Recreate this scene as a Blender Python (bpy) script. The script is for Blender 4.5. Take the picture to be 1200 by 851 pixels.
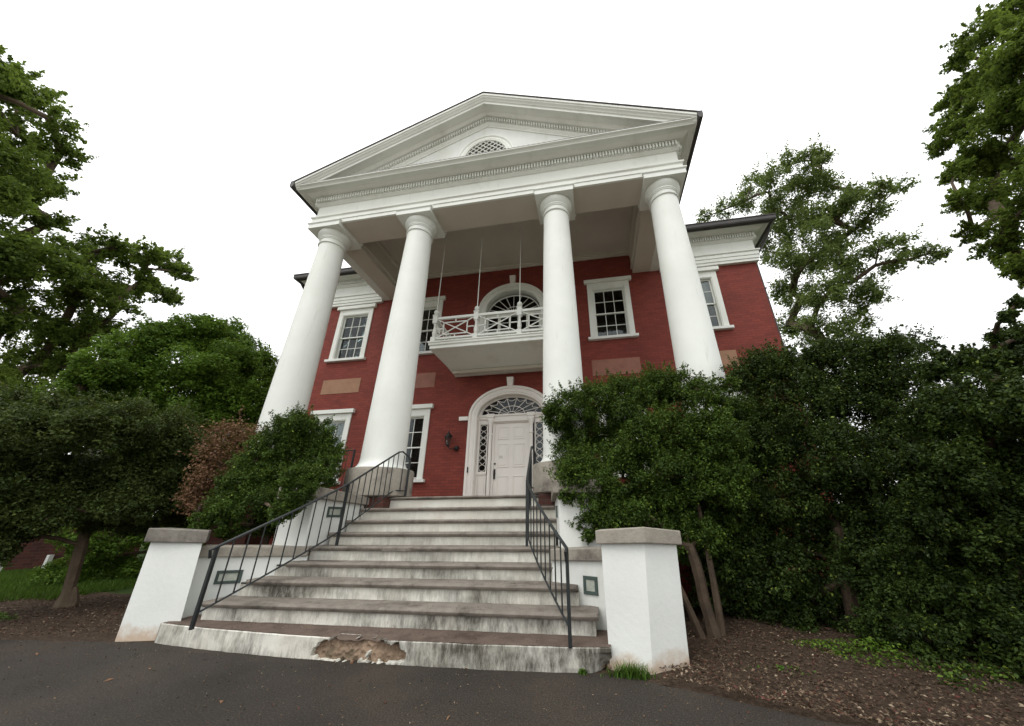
import bpy, math, random
import numpy as np
from mathutils import Vector, Matrix, noise as mnoise

# ------------------------------------------------------------------ clean
for o in list(bpy.data.objects):
    bpy.data.objects.remove(o, do_unlink=True)
SC = bpy.context.scene
COL = SC.collection
PI = math.pi

# ------------------------------------------------------------------ camera
cam_d = bpy.data.cameras.new('camera')
cam = bpy.data.objects.new('camera', cam_d)
COL.objects.link(cam)
cam.matrix_world = Matrix((
    (0.98670, 0.07029, 0.14656, 2.1810),
    (0.16236, -0.38388, -0.90900, -6.0088),
    (-0.00763, 0.92070, -0.39019, 1.1594),
    (0, 0, 0, 1)))
cam_d.sensor_width = 36.0
cam_d.lens = 12.0
cam_d.shift_x = -28.31 / 1200
cam_d.shift_y = 12.49 / 1200
cam_d.clip_start = 0.05
cam_d.clip_end = 2000
SC.camera = cam

# ------------------------------------------------------------------ world, sun, exposure
SUN_EL, SUN_ROT = 58.0, -35.0       # degrees; the sun is only a faint glow behind the cloud
w = bpy.data.worlds.new('World')
SC.world = w
w.use_nodes = True
nt = w.node_tree
bg = nt.nodes['Background']
sky = nt.nodes.new('ShaderNodeTexSky')
sky.sky_type = 'NISHITA'
sky.sun_disc = False
sky.sun_elevation = math.radians(SUN_EL)
sky.sun_rotation = math.radians(180 + SUN_ROT)
mixn = nt.nodes.new('ShaderNodeMix')
mixn.data_type = 'RGBA'
mixn.inputs[0].default_value = 0.93
nt.links.new(sky.outputs[0], mixn.inputs[6])
# cloud deck: pale grey, very slightly mottled
tcw = nt.nodes.new('ShaderNodeTexCoord')
nzw = nt.nodes.new('ShaderNodeTexNoise'); nzw.inputs['Scale'].default_value = 1.6; nzw.inputs['Detail'].default_value = 4
rpw = nt.nodes.new('ShaderNodeValToRGB')
rpw.color_ramp.elements[0].position = 0.3; rpw.color_ramp.elements[0].color = (0.86, 0.87, 0.88, 1)
rpw.color_ramp.elements[1].position = 0.7; rpw.color_ramp.elements[1].color = (1, 1, 0.985, 1)
scl = nt.nodes.new('ShaderNodeVectorMath'); scl.operation = 'SCALE'; scl.inputs[3].default_value = 13.5
nt.links.new(tcw.outputs['Generated'], nzw.inputs['Vector'])
nt.links.new(nzw.outputs['Fac'], rpw.inputs[0])
nt.links.new(rpw.outputs[0], scl.inputs[0])
# an overcast dome is brightest overhead and falls off towards the horizon
sepw = nt.nodes.new('ShaderNodeSeparateXYZ'); nt.links.new(tcw.outputs['Generated'], sepw.inputs[0])
grd = nt.nodes.new('ShaderNodeMapRange'); grd.inputs['From Min'].default_value = 0; grd.inputs['From Max'].default_value = .9
grd.inputs['To Min'].default_value = .5; grd.inputs['To Max'].default_value = 1.0
nt.links.new(sepw.outputs[2], grd.inputs['Value'])
scl2 = nt.nodes.new('ShaderNodeVectorMath'); scl2.operation = 'SCALE'
nt.links.new(scl.outputs[0], scl2.inputs[0]); nt.links.new(grd.outputs[0], scl2.inputs[3])
nt.links.new(scl2.outputs[0], mixn.inputs[7])
nt.links.new(mixn.outputs[2], bg.inputs[0])
bg.inputs[1].default_value = 0.15

sun_d = bpy.data.lights.new('sun', 'SUN')
sun_d.energy = 0.9
sun_d.angle = math.radians(25)
sun_d.color = (1.0, 0.97, 0.92)
sun = bpy.data.objects.new('sun', sun_d)
COL.objects.link(sun)
a_, e_ = math.radians(SUN_ROT), math.radians(SUN_EL)
sdir = Vector((math.sin(a_) * math.cos(e_), -math.cos(a_) * math.cos(e_), math.sin(e_)))
sun.rotation_euler = sdir.to_track_quat('Z', 'Y').to_euler()

vs = SC.view_settings
vs.view_transform = 'Standard'
vs.look = 'None'
vs.exposure = 0.26
vs.gamma = 1.0
vs.use_curve_mapping = False

# ------------------------------------------------------------------ helpers
class MB:
    def __init__(s): s.v = []; s.f = []
    def add(s, vs_, fs):
        b = len(s.v); s.v += [tuple(p) for p in vs_]; s.f += [tuple(i + b for i in f) for f in fs]
        return s
    def box(s, x0, x1, y0, y1, z0, z1):
        return s.add([(x0,y0,z0),(x1,y0,z0),(x1,y1,z0),(x0,y1,z0),(x0,y0,z1),(x1,y0,z1),(x1,y1,z1),(x0,y1,z1)],
                     [(3,2,1,0),(4,5,6,7),(0,1,5,4),(1,2,6,5),(2,3,7,6),(3,0,4,7)])
    def prism(s, bot, top):
        """bot, top: lists of 3D points, same length, counter-clockwise from above"""
        n = len(bot)
        fs = [tuple(range(n-1,-1,-1)), tuple(range(n, 2*n))]
        fs += [(i, (i+1)%n, n+(i+1)%n, n+i) for i in range(n)]
        return s.add(list(bot)+list(top), fs)
    def bar(s, a, b, wx, wy=None, up=(0,0,1)):
        """square bar from a to b"""
        wy = wy or wx
        a, b = Vector(a), Vector(b); d = (b-a).normalized(); u = Vector(up)
        if abs(d.dot(u)) > .95: u = Vector((0,1,0))
        r = d.cross(u).normalized(); u = r.cross(d)
        P = []
        for p in (a, b):
            for sx, sy in ((-1,-1),(1,-1),(1,1),(-1,1)):
                P.append(p + r*sx*wx/2 + u*sy*wy/2)
        return s.add(P, [(0,1,2,3),(7,6,5,4),(0,4,5,1),(1,5,6,2),(2,6,7,3),(3,7,4,0)])
    def tube(s, path, rad, n=8, caps=True):
        path = [Vector(p) for p in path]
        if not hasattr(rad, '__len__'): rad = [rad]*len(path)
        rings = []; prev = None
        for i, p in enumerate(path):
            d = (path[min(i+1,len(path)-1)] - path[max(i-1,0)])
            if d.length < 1e-9: d = Vector((0,0,1))
            d.normalize()
            if prev is None:
                prev = d.orthogonal().normalized()
            prev = (prev - d*prev.dot(d))
            if prev.length < 1e-6: prev = d.orthogonal()
            prev.normalize(); q = d.cross(prev)
            rings.append([p + (prev*math.cos(2*PI*k/n) + q*math.sin(2*PI*k/n))*rad[i] for k in range(n)])
        vs_ = [p for r in rings for p in r]
        fs = [(i*n+k, i*n+(k+1)%n, (i+1)*n+(k+1)%n, (i+1)*n+k) for i in range(len(path)-1) for k in range(n)]
        if caps: fs += [tuple(range(n-1,-1,-1)), tuple((len(path)-1)*n+k for k in range(n))]
        return s.add(vs_, fs)
    def lathe(s, cx, cy, prof, n=48, cap=True):
        vs_ = [(cx+r*math.cos(2*PI*k/n), cy+r*math.sin(2*PI*k/n), z) for r, z in prof for k in range(n)]
        m = len(prof)
        fs = [(i*n+k, i*n+(k+1)%n, (i+1)*n+(k+1)%n, (i+1)*n+k) for i in range(m-1) for k in range(n)]
        if cap: fs += [tuple(range(n-1,-1,-1)), tuple((m-1)*n+k for k in range(n))]
        return s.add(vs_, fs)
    def molding(s, prof, path, closed_prof=True):
        """prof [(d outward, z)], plan path [(x,y)], outward = right-hand side"""
        P = [Vector(p) for p in path]; n = len(P); m = len(prof)
        offs = []
        for i in range(n):
            d0 = (P[i]-P[i-1]).normalized() if i > 0 else None
            d1 = (P[i+1]-P[i]).normalized() if i < n-1 else None
            n0 = Vector((d0.y,-d0.x)) if d0 else None
            n1 = Vector((d1.y,-d1.x)) if d1 else None
            if n0 is None: o = n1
            elif n1 is None: o = n0
            else:
                b = (n0+n1).normalized(); o = b / max(b.dot(n0), .2)
            offs.append(o)
        vs_ = [(P[i].x+offs[i].x*d, P[i].y+offs[i].y*d, z) for i in range(n) for d, z in prof]
        fs = [(i*m+k, i*m+(k+1)%m, (i+1)*m+(k+1)%m, (i+1)*m+k) for i in range(n-1) for k in range(m)]
        fs += [tuple(range(m)), tuple((n-1)*m+k for k in range(m-1,-1,-1))]
        return s.add(vs_, fs)
    def build(s, name, mat, parent=None, smooth=False, bevel=0, label=None, recalc=True):
        me = bpy.data.meshes.new(name)
        me.from_pydata([tuple(map(float, p)) for p in s.v], [], s.f)
        me.update()
        if recalc:
            import bmesh
            bm = bmesh.new(); bm.from_mesh(me); bmesh.ops.recalc_face_normals(bm, faces=bm.faces); bm.to_mesh(me); bm.free()
        if mat: me.materials.append(mat)
        o = bpy.data.objects.new(name, me); COL.objects.link(o)
        if parent:
            o.parent = parent
            o.matrix_parent_inverse = wm(parent).inverted()
        if smooth:
            me.polygons.foreach_set('use_smooth', [True]*len(me.polygons))
            me.set_sharp_from_angle(angle=math.radians(38))
        if bevel:
            b = o.modifiers.new('bevel', 'BEVEL'); b.width = bevel; b.segments = 2; b.limit_method = 'ANGLE'; b.angle_limit = math.radians(40)
        if label: o['label'] = label
        return o

def wm(o):
    m = o.matrix_basis.copy()
    if o.parent: m = wm(o.parent) @ o.matrix_parent_inverse @ m
    return m

def tag(o, label=None, cat=None, group=None, kind=None):
    if label: o['label'] = label
    if cat: o['category'] = cat
    if group: o['group'] = group
    if kind: o['kind'] = kind
    return o

def thing(name, label, cat, loc=(0,0,0), group=None):
    o = bpy.data.objects.new(name, None); COL.objects.link(o)
    o.location = loc; o.empty_display_size = .2
    return tag(o, label, cat, group)

# ------------------------------------------------------------------ materials
MATS = {}
def mat_base(name, color, rough=.6, spec=.5, metal=0):
    m = bpy.data.materials.new(name); m.use_nodes = True
    b = m.node_tree.nodes['Principled BSDF']
    b.inputs['Base Color'].default_value = (*color, 1)
    b.inputs['Roughness'].default_value = rough
    b.inputs['Metallic'].default_value = metal
    b.inputs['Specular IOR Level'].default_value = spec
    MATS[name] = m
    return m, m.node_tree, b

def N(nt, t, **k):
    n = nt.nodes.new(t)
    for a, v in k.items():
        if a in n.inputs.keys(): n.inputs[a].default_value = v
        else: setattr(n, a, v)
    return n

def ramp(nt, fac, stops):
    r = nt.nodes.new('ShaderNodeValToRGB'); cr = r.color_ramp
    while len(cr.elements) < len(stops): cr.elements.new(.5)
    for e, (p, c) in zip(cr.elements, stops):
        e.position = p; e.color = (*c, 1) if len(c) == 3 else c
    nt.links.new(fac, r.inputs[0]); return r.outputs[0]

def mixc(nt, fac, a, b, mode='MIX'):
    m = nt.nodes.new('ShaderNodeMix'); m.data_type = 'RGBA'; m.blend_type = mode
    for s, v in ((0, fac), (6, a), (7, b)):
        if hasattr(v, 'is_linked') or isinstance(v, bpy.types.NodeSocket): nt.links.new(v, m.inputs[s])
        elif isinstance(v, (int, float)): m.inputs[s].default_value = v
        else: m.inputs[s].default_value = (*v, 1)
    return m.outputs[2]

def coords(nt, scale=(1,1,1), kind='Object'):
    tc = nt.nodes.new('ShaderNodeTexCoord'); mp = nt.nodes.new('ShaderNodeMapping')
    mp.inputs['Scale'].default_value = scale
    nt.links.new(tc.outputs[kind], mp.inputs[0]); return mp.outputs[0]

def noise(nt, vec, scale, detail=4, rough=.55, dist=0):
    n = nt.nodes.new('ShaderNodeTexNoise')
    n.inputs['Scale'].default_value = scale; n.inputs['Detail'].default_value = detail
    n.inputs['Roughness'].default_value = rough; n.inputs['Distortion'].default_value = dist
    nt.links.new(vec, n.inputs['Vector']); return n.outputs['Fac']

def bump(nt, b, h, strength=.3, dist=.01):
    n = nt.nodes.new('ShaderNodeBump'); n.inputs['Strength'].default_value = strength; n.inputs['Distance'].default_value = dist
    nt.links.new(h, n.inputs['Height']); nt.links.new(n.outputs[0], b.inputs['Normal'])

def simple(name, color, var=.12, scale=3, rough=.6, bs=.15, bscale=40, spec=.4, metal=0, dirt=None, dscale=2.2):
    m, nt, b = mat_base(name, color, rough, spec, metal)
    v = coords(nt)
    f = noise(nt, v, scale, 6)
    c = ramp(nt, f, [(.3, tuple(x*(1-var) for x in color)), (.7, tuple(min(1, x*(1+var*.6)) for x in color))])
    if dirt:
        f2 = noise(nt, coords(nt, (1,1,.35)), dscale, 8, .7)
        k = ramp(nt, f2, [(.52, (0,0,0)), (.75, (1,1,1))])
        c = mixc(nt, k, c, dirt)
        f3 = noise(nt, coords(nt, (7,7,.6)), 1.7, 10, .75)      # thin runs of grime
        k3 = ramp(nt, f3, [(.60, (0,0,0)), (.74, (.55,.55,.55))])
        c = mixc(nt, k3, c, tuple(x*.62 for x in dirt))
    nt.links.new(c, b.inputs['Base Color'])
    if bs: bump(nt, b, noise(nt, v, bscale, 4), bs, .004)
    return m

simple('white_paint', (.755,.77,.715), .05, 1.2, .55, .12, 60, dirt=(.62,.63,.56), dscale=1.5)
simple('white_stucco', (.745,.76,.72), .07, 1.6, .75, .5, 22, dirt=(.60,.60,.52), dscale=1.2)
simple('column_paint', (.75,.77,.72), .06, 1.3, .6, .25, 14, dirt=(.68,.69,.62), dscale=.9)
def mk_pillar():
    m, nt, b = mat_base('pillar_stucco', (.745,.76,.72), .75, .35)
    c = ramp(nt, noise(nt, coords(nt), 1.6, 6), [(.3,(.69,.705,.665)),(.7,(.77,.785,.745))])
    k3 = ramp(nt, noise(nt, coords(nt, (7,7,.7)), 1.9, 10, .75), [(.60,(0,0,0)),(.76,(.5,.5,.5))])
    c = mixc(nt, k3, c, (.42,.42,.37))
    sep = N(nt, 'ShaderNodeSeparateXYZ'); nt.links.new(coords(nt), sep.inputs[0])
    # rusty soil splash, a ragged band of its own at the foot
    ml = N(nt, 'ShaderNodeMath', operation='MULTIPLY_ADD'); nt.links.new(noise(nt, coords(nt), 6, 8, .7), ml.inputs[0]); ml.inputs[1].default_value = -.34; nt.links.new(sep.outputs[2], ml.inputs[2])
    k = ramp(nt, ml.outputs[0], [(.0,(1,1,1)),(.02,(0,0,0))])
    mr = N(nt, 'ShaderNodeMapRange'); mr.inputs['From Min'].default_value = -.14; mr.inputs['From Max'].default_value = -.03; mr.inputs['To Min'].default_value = .75; mr.inputs['To Max'].default_value = 0
    nt.links.new(ml.outputs[0], mr.inputs['Value'])
    c = mixc(nt, mr.outputs[0], c, (.46,.31,.19))
    nt.links.new(c, b.inputs['Base Color'])
    bump(nt, b, noise(nt, coords(nt), 22, 5), .5, .005)
mk_pillar()
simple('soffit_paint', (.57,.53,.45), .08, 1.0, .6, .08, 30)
simple('door_paint', (.78,.74,.69), .04, 2, .45, .05, 60)
simple('iron_paint', (.018,.022,.022), .3, 9, .45, .3, 90)
simple('dark_gutter', (.045,.04,.037), .35, 4, .5, .2, 30)
simple('roof_slate', (.07,.06,.055), .3, 5, .7, .3, 30)
simple('lead_grey', (.2,.19,.17), .2, 5, .6, .2, 30)
simple('tan_stone', (.32,.18,.11), .15, 5, .8, .4, 50)
simple('painted_stone', (.27,.115,.08), .15, 5, .7, .4, 50)
simple('curtain', (.55,.56,.54), .08, 3, .9, 0)
simple('dark_room', (.03,.027,.025), .2, 2, .9, 0)
simple('black_lantern', (.012,.011,.011), .2, 8, .4, .2, 80)
simple('lamp_lens', (.42,.44,.38), .2, 20, .3, .3, 80)
simple('lamp_frame', (.06,.085,.075), .2, 20, .5, .3, 80)
simple('paper', (.6,.58,.52), .05, 20, .8, 0)
simple('bounce_pavement', (.30,.27,.23), .15, 1.5, .85, .3, 40)
simple('white_sign', (.5,.52,.55), .1, 3, .6, 0)
simple('dead_wood', (.16,.12,.09), .25, 8, .85, .5, 40)

def mk_glass():
    m = bpy.data.materials.new('window_glass'); m.use_nodes = True; nt = m.node_tree
    nt.nodes.remove(nt.nodes['Principled BSDF'])
    out = nt.nodes['Material Output']
    t = N(nt, 'ShaderNodeBsdfTransparent'); t.inputs[0].default_value = (.72,.75,.74,1)
    g = N(nt, 'ShaderNodeBsdfGlossy'); g.inputs['Roughness'].default_value = .03; g.inputs[0].default_value = (.9,.95,.95,1)
    fr = N(nt, 'ShaderNodeFresnel'); fr.inputs['IOR'].default_value = 1.45
    nb = N(nt, 'ShaderNodeBump'); nb.inputs['Strength'].default_value = .12; nb.inputs['Distance'].default_value = .02
    nt.links.new(noise(nt, coords(nt), 3.0, 2), nb.inputs['Height'])
    nt.links.new(nb.outputs[0], g.inputs['Normal']); nt.links.new(nb.outputs[0], fr.inputs['Normal'])
    mx = N(nt, 'ShaderNodeMixShader')
    nt.links.new(fr.outputs[0], mx.inputs[0]); nt.links.new(t.outputs[0], mx.inputs[1]); nt.links.new(g.outputs[0], mx.inputs[2])
    nt.links.new(mx.outputs[0], out.inputs[0])
    MATS['window_glass'] = m
mk_glass()

def mk_brick(name, c1, c2, mortar, dirt=True):
    m, nt, b = mat_base(name, c1, .75, .3)
    tc = N(nt, 'ShaderNodeTexCoord'); sep = N(nt, 'ShaderNodeSeparateXYZ'); nt.links.new(tc.outputs['Object'], sep.inputs[0])
    ad = N(nt, 'ShaderNodeMath', operation='ADD'); nt.links.new(sep.outputs[0], ad.inputs[0]); nt.links.new(sep.outputs[1], ad.inputs[1])
    cb = N(nt, 'ShaderNodeCombineXYZ'); nt.links.new(ad.outputs[0], cb.inputs[0]); nt.links.new(sep.outputs[2], cb.inputs[1])
    br = N(nt, 'ShaderNodeTexBrick')
    br.inputs['Scale'].default_value = 1; br.inputs['Brick Width'].default_value = .215; br.inputs['Row Height'].default_value = .075
    br.inputs['Mortar Size'].default_value = .007; br.inputs['Mortar Smooth'].default_value = .3; br.inputs['Bias'].default_value = 0
    br.inputs['Color1'].default_value = (*c1, 1); br.inputs['Color2'].default_value = (*c2, 1); br.inputs['Mortar'].default_value = (*mortar, 1)
    nt.links.new(cb.outputs[0], br.inputs['Vector'])
    f = noise(nt, coords(nt), .9, 9, .7)
    c = mixc(nt, 1.0, br.outputs[0], ramp(nt, f, [(.25,(.75,.75,.76)),(.5,(1,1,1)),(.75,(1.1,1.12,1.12))]), 'MULTIPLY')
    f2 = noise(nt, coords(nt), 6, 5, .7)
    k = ramp(nt, f2, [(.68,(0,0,0)),(.8,(.75,.75,.75))])
    c = mixc(nt, k, c, (.05,.02,.018))
    nt.links.new(c, b.inputs['Base Color'])
    # relief: mortar joints recessed plus rough faces
    inv = N(nt, 'ShaderNodeMath', operation='SUBTRACT'); inv.inputs[0].default_value = 1; nt.links.new(br.outputs['Fac'], inv.inputs[1])
    ns = noise(nt, coords(nt), 35, 4)
    ml = N(nt, 'ShaderNodeMath', operation='MULTIPLY_ADD'); nt.links.new(ns, ml.inputs[0]); ml.inputs[1].default_value = .5; nt.links.new(inv.outputs[0], ml.inputs[2])
    bump(nt, b, ml.outputs[0], .6, .008)
    return m
mk_brick('red_brick', (.225,.045,.030), (.175,.034,.024), (.13,.032,.024))
mk_brick('raw_brick', (.11,.035,.026), (.07,.025,.019), (.08,.058,.047))

def mk_riser():
    """white painted risers with black grime running down from the nosing"""
    m, nt, b = mat_base('stained_riser', (.66,.67,.60), .75, .3)
    base = ramp(nt, noise(nt, coords(nt), 3, 6), [(.3,(.60,.57,.49)),(.7,(.72,.71,.64))])
    st = noise(nt, coords(nt, (5,5,1.3)), 2.6, 14, .82)
    big = noise(nt, coords(nt, (.6,.6,1.5)), 1.6, 3)
    ad = N(nt, 'ShaderNodeMath', operation='ADD'); nt.links.new(st, ad.inputs[0]); nt.links.new(big, ad.inputs[1])
    k = ramp(nt, ad.outputs[0], [(.42,(0,0,0)),(.62,(.75,.75,.75))])
    # scaled: sums run about 0.7 .. 1.3
    mr = N(nt, 'ShaderNodeMapRange'); mr.inputs['From Min'].default_value = .86; mr.inputs['From Max'].default_value = 1.28
    nt.links.new(ad.outputs[0], mr.inputs['Value'])
    sep = N(nt, 'ShaderNodeSeparateXYZ'); nt.links.new(coords(nt), sep.inputs[0])
    hz = N(nt, 'ShaderNodeMapRange'); hz.inputs['From Min'].default_value = .25; hz.inputs['From Max'].default_value = 1.35
    hz.inputs['To Min'].default_value = 1.25; hz.inputs['To Max'].default_value = .15
    nt.links.new(sep.outputs[2], hz.inputs['Value'])
    mu = N(nt, 'ShaderNodeMath', operation='MULTIPLY'); nt.links.new(mr.outputs[0], mu.inputs[0]); nt.links.new(hz.outputs[0], mu.inputs[1])
    c = mixc(nt, mu.outputs[0], base, (.075,.068,.053))
    wt = noise(nt, coords(nt), 11, 8, .75)
    c = mixc(nt, ramp(nt, wt, [(.62,(0,0,0)),(.72,(.5,.5,.5))]), c, (.30,.20,.13))
    nt.links.new(c, b.inputs['Base Color'])
    bump(nt, b, noise(nt, coords(nt), 28, 6, .7), .5, .006)
mk_riser()

def mk_stone(name, a, bcol, dark, rough=.85, bs=.8):
    m, nt, b = mat_base(name, a, rough, .25)
    c = ramp(nt, noise(nt, coords(nt), 7, 8, .7), [(.3, bcol), (.6, a)])
    k = ramp(nt, noise(nt, coords(nt), 2.3, 9, .75), [(.5,(0,0,0)),(.68,(.9,.9,.9))])
    c = mixc(nt, k, c, dark)
    nt.links.new(c, b.inputs['Base Color'])
    bump(nt, b, noise(nt, coords(nt), 18, 8, .75), bs, .012)
    return m
mk_stone('grey_stone', (.34,.31,.26), (.26,.235,.195), (.12,.105,.09))
mk_stone('nosing_stone', (.22,.195,.165), (.15,.13,.108), (.06,.05,.042))
mk_stone('tread_stone', (.13,.095,.075), (.09,.065,.05), (.05,.035,.028))
mk_stone('rubble_stone', (.30,.215,.15), (.19,.13,.085), (.07,.06,.035), bs=1)
mk_stone('dark_bark', (.075,.052,.034), (.05,.035,.022), (.022,.018,.012), bs=1)
mk_stone('lichen_stone', (.22,.20,.17), (.13,.115,.10), (.055,.05,.045))
mk_stone('bark', (.12,.088,.058), (.075,.055,.036), (.035,.028,.02), bs=1)
mk_stone('old_paint_stone', (.55,.55,.49), (.44,.42,.36), (.14,.13,.11))

def mk_asphalt():
    m, nt, b = mat_base('asphalt', (.035,.032,.03), .85, .3)
    v = coords(nt)
    f = noise(nt, v, 90, 3, .7); g = noise(nt, v, .7, 5, .6)
    c = ramp(nt, f, [(.35,(.018,.0145,.011)),(.55,(.036,.029,.0225)),(.72,(.095,.078,.06))])
    c = mixc(nt, 1.0, c, ramp(nt, g, [(.3,(.62,.62,.62)),(.5,(1,1,1)),(.7,(1.6,1.5,1.4))]), 'MULTIPLY')
    nt.links.new(c, b.inputs['Base Color'])
    bump(nt, b, noise(nt, v, 120, 3, .8), .9, .006)
mk_asphalt()
def mk_ground(name, cols, sc, bs=.8):
    m, nt, b = mat_base(name, cols[0], .95, .15)
    v = coords(nt)
    c = ramp(nt, noise(nt, v, sc, 8, .75), [(.3, cols[0]), (.5, cols[1]), (.7, cols[2])])
    nt.links.new(c, b.inputs['Base Color'])
    bump(nt, b, noise(nt, v, sc*2, 6, .7), bs, .02)
mk_ground('mulch', [(.026,.018,.012),(.056,.038,.026),(.11,.078,.055)], 30)
mk_ground('grass_soil', [(.02,.03,.01),(.035,.06,.014),(.05,.08,.02)], 9)

def mk_leaf(name, dark, light, extra=None, trans=.3):
    m = bpy.data.materials.new(name); m.use_nodes = True; nt = m.node_tree
    b = nt.nodes['Principled BSDF']; out = nt.nodes['Material Output']
    at = N(nt, 'ShaderNodeAttribute'); at.attribute_name = 'tint'
    stops = [(0, (dark[0]*2.2, dark[1]*1.1, dark[2]*1.3)), (.06, dark), (.85, light)] + ([(1, extra)] if extra else [])
    c = ramp(nt, at.outputs['Fac'], stops)
    nt.links.new(c, b.inputs['Base Color'])
    b.inputs['Roughness'].default_value = .62; b.inputs['Specular IOR Level'].default_value = .2
    tr = N(nt, 'ShaderNodeBsdfTranslucent'); nt.links.new(mixc(nt, .5, c, (.12,.16,.02)), tr.inputs[0])
    mx = N(nt, 'ShaderNodeMixShader'); mx.inputs[0].default_value = trans
    nt.links.new(b.outputs[0], mx.inputs[1]); nt.links.new(tr.outputs[0], mx.inputs[2]); nt.links.new(mx.outputs[0], out.inputs[0])
    MATS[name] = m
mk_leaf('leaf_boxwood', (.016,.034,.006), (.088,.150,.020), (.21,.29,.04), .25)
mk_leaf('leaf_darkbox', (.010,.020,.005), (.055,.092,.015), (.16,.21,.033), .2)
mk_leaf('leaf_magnolia', (.04,.085,.009), (.14,.25,.028), (.20,.31,.045), .4)
mk_leaf('leaf_oak', (.05,.09,.016), (.18,.26,.045), (.25,.33,.07), .6)
mk_leaf('leaf_pale', (.075,.115,.03), (.19,.25,.08), (.26,.31,.11), .5)
mk_leaf('leaf_yew', (.022,.036,.009), (.078,.108,.024), (.14,.17,.04), .25)
mk_leaf('leaf_brown', (.11,.055,.03), (.24,.13,.075), (.32,.19,.11), .2)
mk_leaf('leaf_grass', (.03,.07,.008), (.09,.18,.025), (.14,.21,.04), .35)
mk_leaf('litter', (.05,.033,.022), (.14,.095,.06), (.34,.27,.19), .05)
M = MATS

# ------------------------------------------------------------------ ground
EDGE = [(-40,-2.35),(-9,-2.45),(-4.15,-2.5),(-2.6,-2.36),(2.3,-2.5),(2.75,-2.68),(3.45,-3.0),(4.6,-3.25),(6.5,-3.2),(9,-2.9),(40,-2.6)]
def edge_y(x):
    for (a, b), (c, d) in zip(EDGE, EDGE[1:]):
        if a <= x <= c: return b + (d-b)*(x-a)/(c-a)
    return -2.5
b = MB(); b.add([(-400,-400,-.01),(400,-400,-.01),(400,400,-.01),(-400,400,-.01)], [(0,1,2,3)])
tag(b.build('ground', M['grass_soil'], recalc=False), kind='structure')
# asphalt sheet with an uneven edge
rng = random.Random(5)
xs = np.concatenate([np.linspace(-40,-6,30), np.linspace(-5.9,7,180), np.linspace(7.1,40,30)])
b = MB(); top = []
for x in xs: top.append((x, edge_y(x) + .035*mnoise.noise(Vector((x*2.1,3,0))) + .02*mnoise.noise(Vector((x*9,7,0))), .0005))
n = len(top)
b.add([(x,-9.5,.0005) for x, y, z in top] + top, [(i,i+1,n+i+1,n+i) for i in range(n-1)])
tag(b.build('asphalt_driveway', M['asphalt'], recalc=False), kind='structure')
b = MB(); b.add([(-60,-60,.004),(60,-60,.004),(60,-9.5,.004),(-60,-9.5,.004)], [(0,1,2,3)])  # unseen pale slab behind the camera, added to bounce light onto the front
tag(b.build('bounce_pavement', M['bounce_pavement'], recalc=False), kind='structure')
# mulch beds
for name, x0, x1, y1 in (('mulch_bed_left', -9.5, -1.6, -.35), ('mulch_bed_right', 1.6, 9.5, 2.9)):
    b = MB(); NX, NY = 60, 26; V = []
    for i in range(NX+1):
        for j in range(NY+1):
            x = x0+(x1-x0)*i/NX; ya = edge_y(x)+.0; y = ya+(y1-ya)*j/NY
            e = min(j/3, 1)
            V.append((x, y, -.004 + e*(.03+.035*mnoise.noise(Vector((x*1.7,y*1.7,1)))) + e*.012*mnoise.noise(Vector((x*8,y*8,2)))))
    b.add(V, [(i*(NY+1)+j,(i+1)*(NY+1)+j,(i+1)*(NY+1)+j+1,i*(NY+1)+j+1) for i in range(NX) for j in range(NY)])
    tag(b.build(name, M['mulch'], smooth=True, recalc=False), kind='structure')

# ------------------------------------------------------------------ generic leaf / blade cloud mesh
def leaf_mesh(name, P, Nrm, L, W, tint, mat, parent=None, rs=None, dirs=None):
    """P (n,3) positions, Nrm (n,3) normals; diamond leaves folded along the midrib"""
    rs = rs or np.random.default_rng(0)
    n = len(P)
    Nrm = Nrm/np.maximum(np.linalg.norm(Nrm, axis=1, keepdims=True), 1e-6)
    R = rs.normal(size=(n,3)) if dirs is None else dirs
    T = R - Nrm*np.sum(R*Nrm, axis=1, keepdims=True)
    T /= np.maximum(np.linalg.norm(T, axis=1, keepdims=True), 1e-6)
    B = np.cross(Nrm, T)
    L = L[:,None]; Wd = W[:,None]
    V = np.empty((n,4,3))
    V[:,0] = P - T*L*.5; V[:,1] = P + B*Wd*.5 + Nrm*Wd*.18 - T*L*.03; V[:,2] = P + T*L*.5 - Nrm*L*.08; V[:,3] = P - B*Wd*.5 + Nrm*Wd*.18 - T*L*.03
    me = bpy.data.meshes.new(name)
    me.vertices.add(n*4); me.vertices.foreach_set('co', V.reshape(-1).astype(np.float32))
    me.loops.add(n*4); me.loops.foreach_set('vertex_index', np.arange(n*4, dtype=np.int32))
    me.polygons.add(n); me.polygons.foreach_set('loop_start', np.arange(n, dtype=np.int32)*4)
    me.update(calc_edges=True)
    at = me.attributes.new('tint', 'FLOAT', 'FACE'); at.data.foreach_set('value', tint.astype(np.float32))
    me.materials.append(mat)
    o = bpy.data.objects.new(name, me); COL.objects.link(o)
    if parent:
        o.parent = parent; o.matrix_parent_inverse = wm(parent).inverted()
    return o

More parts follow.
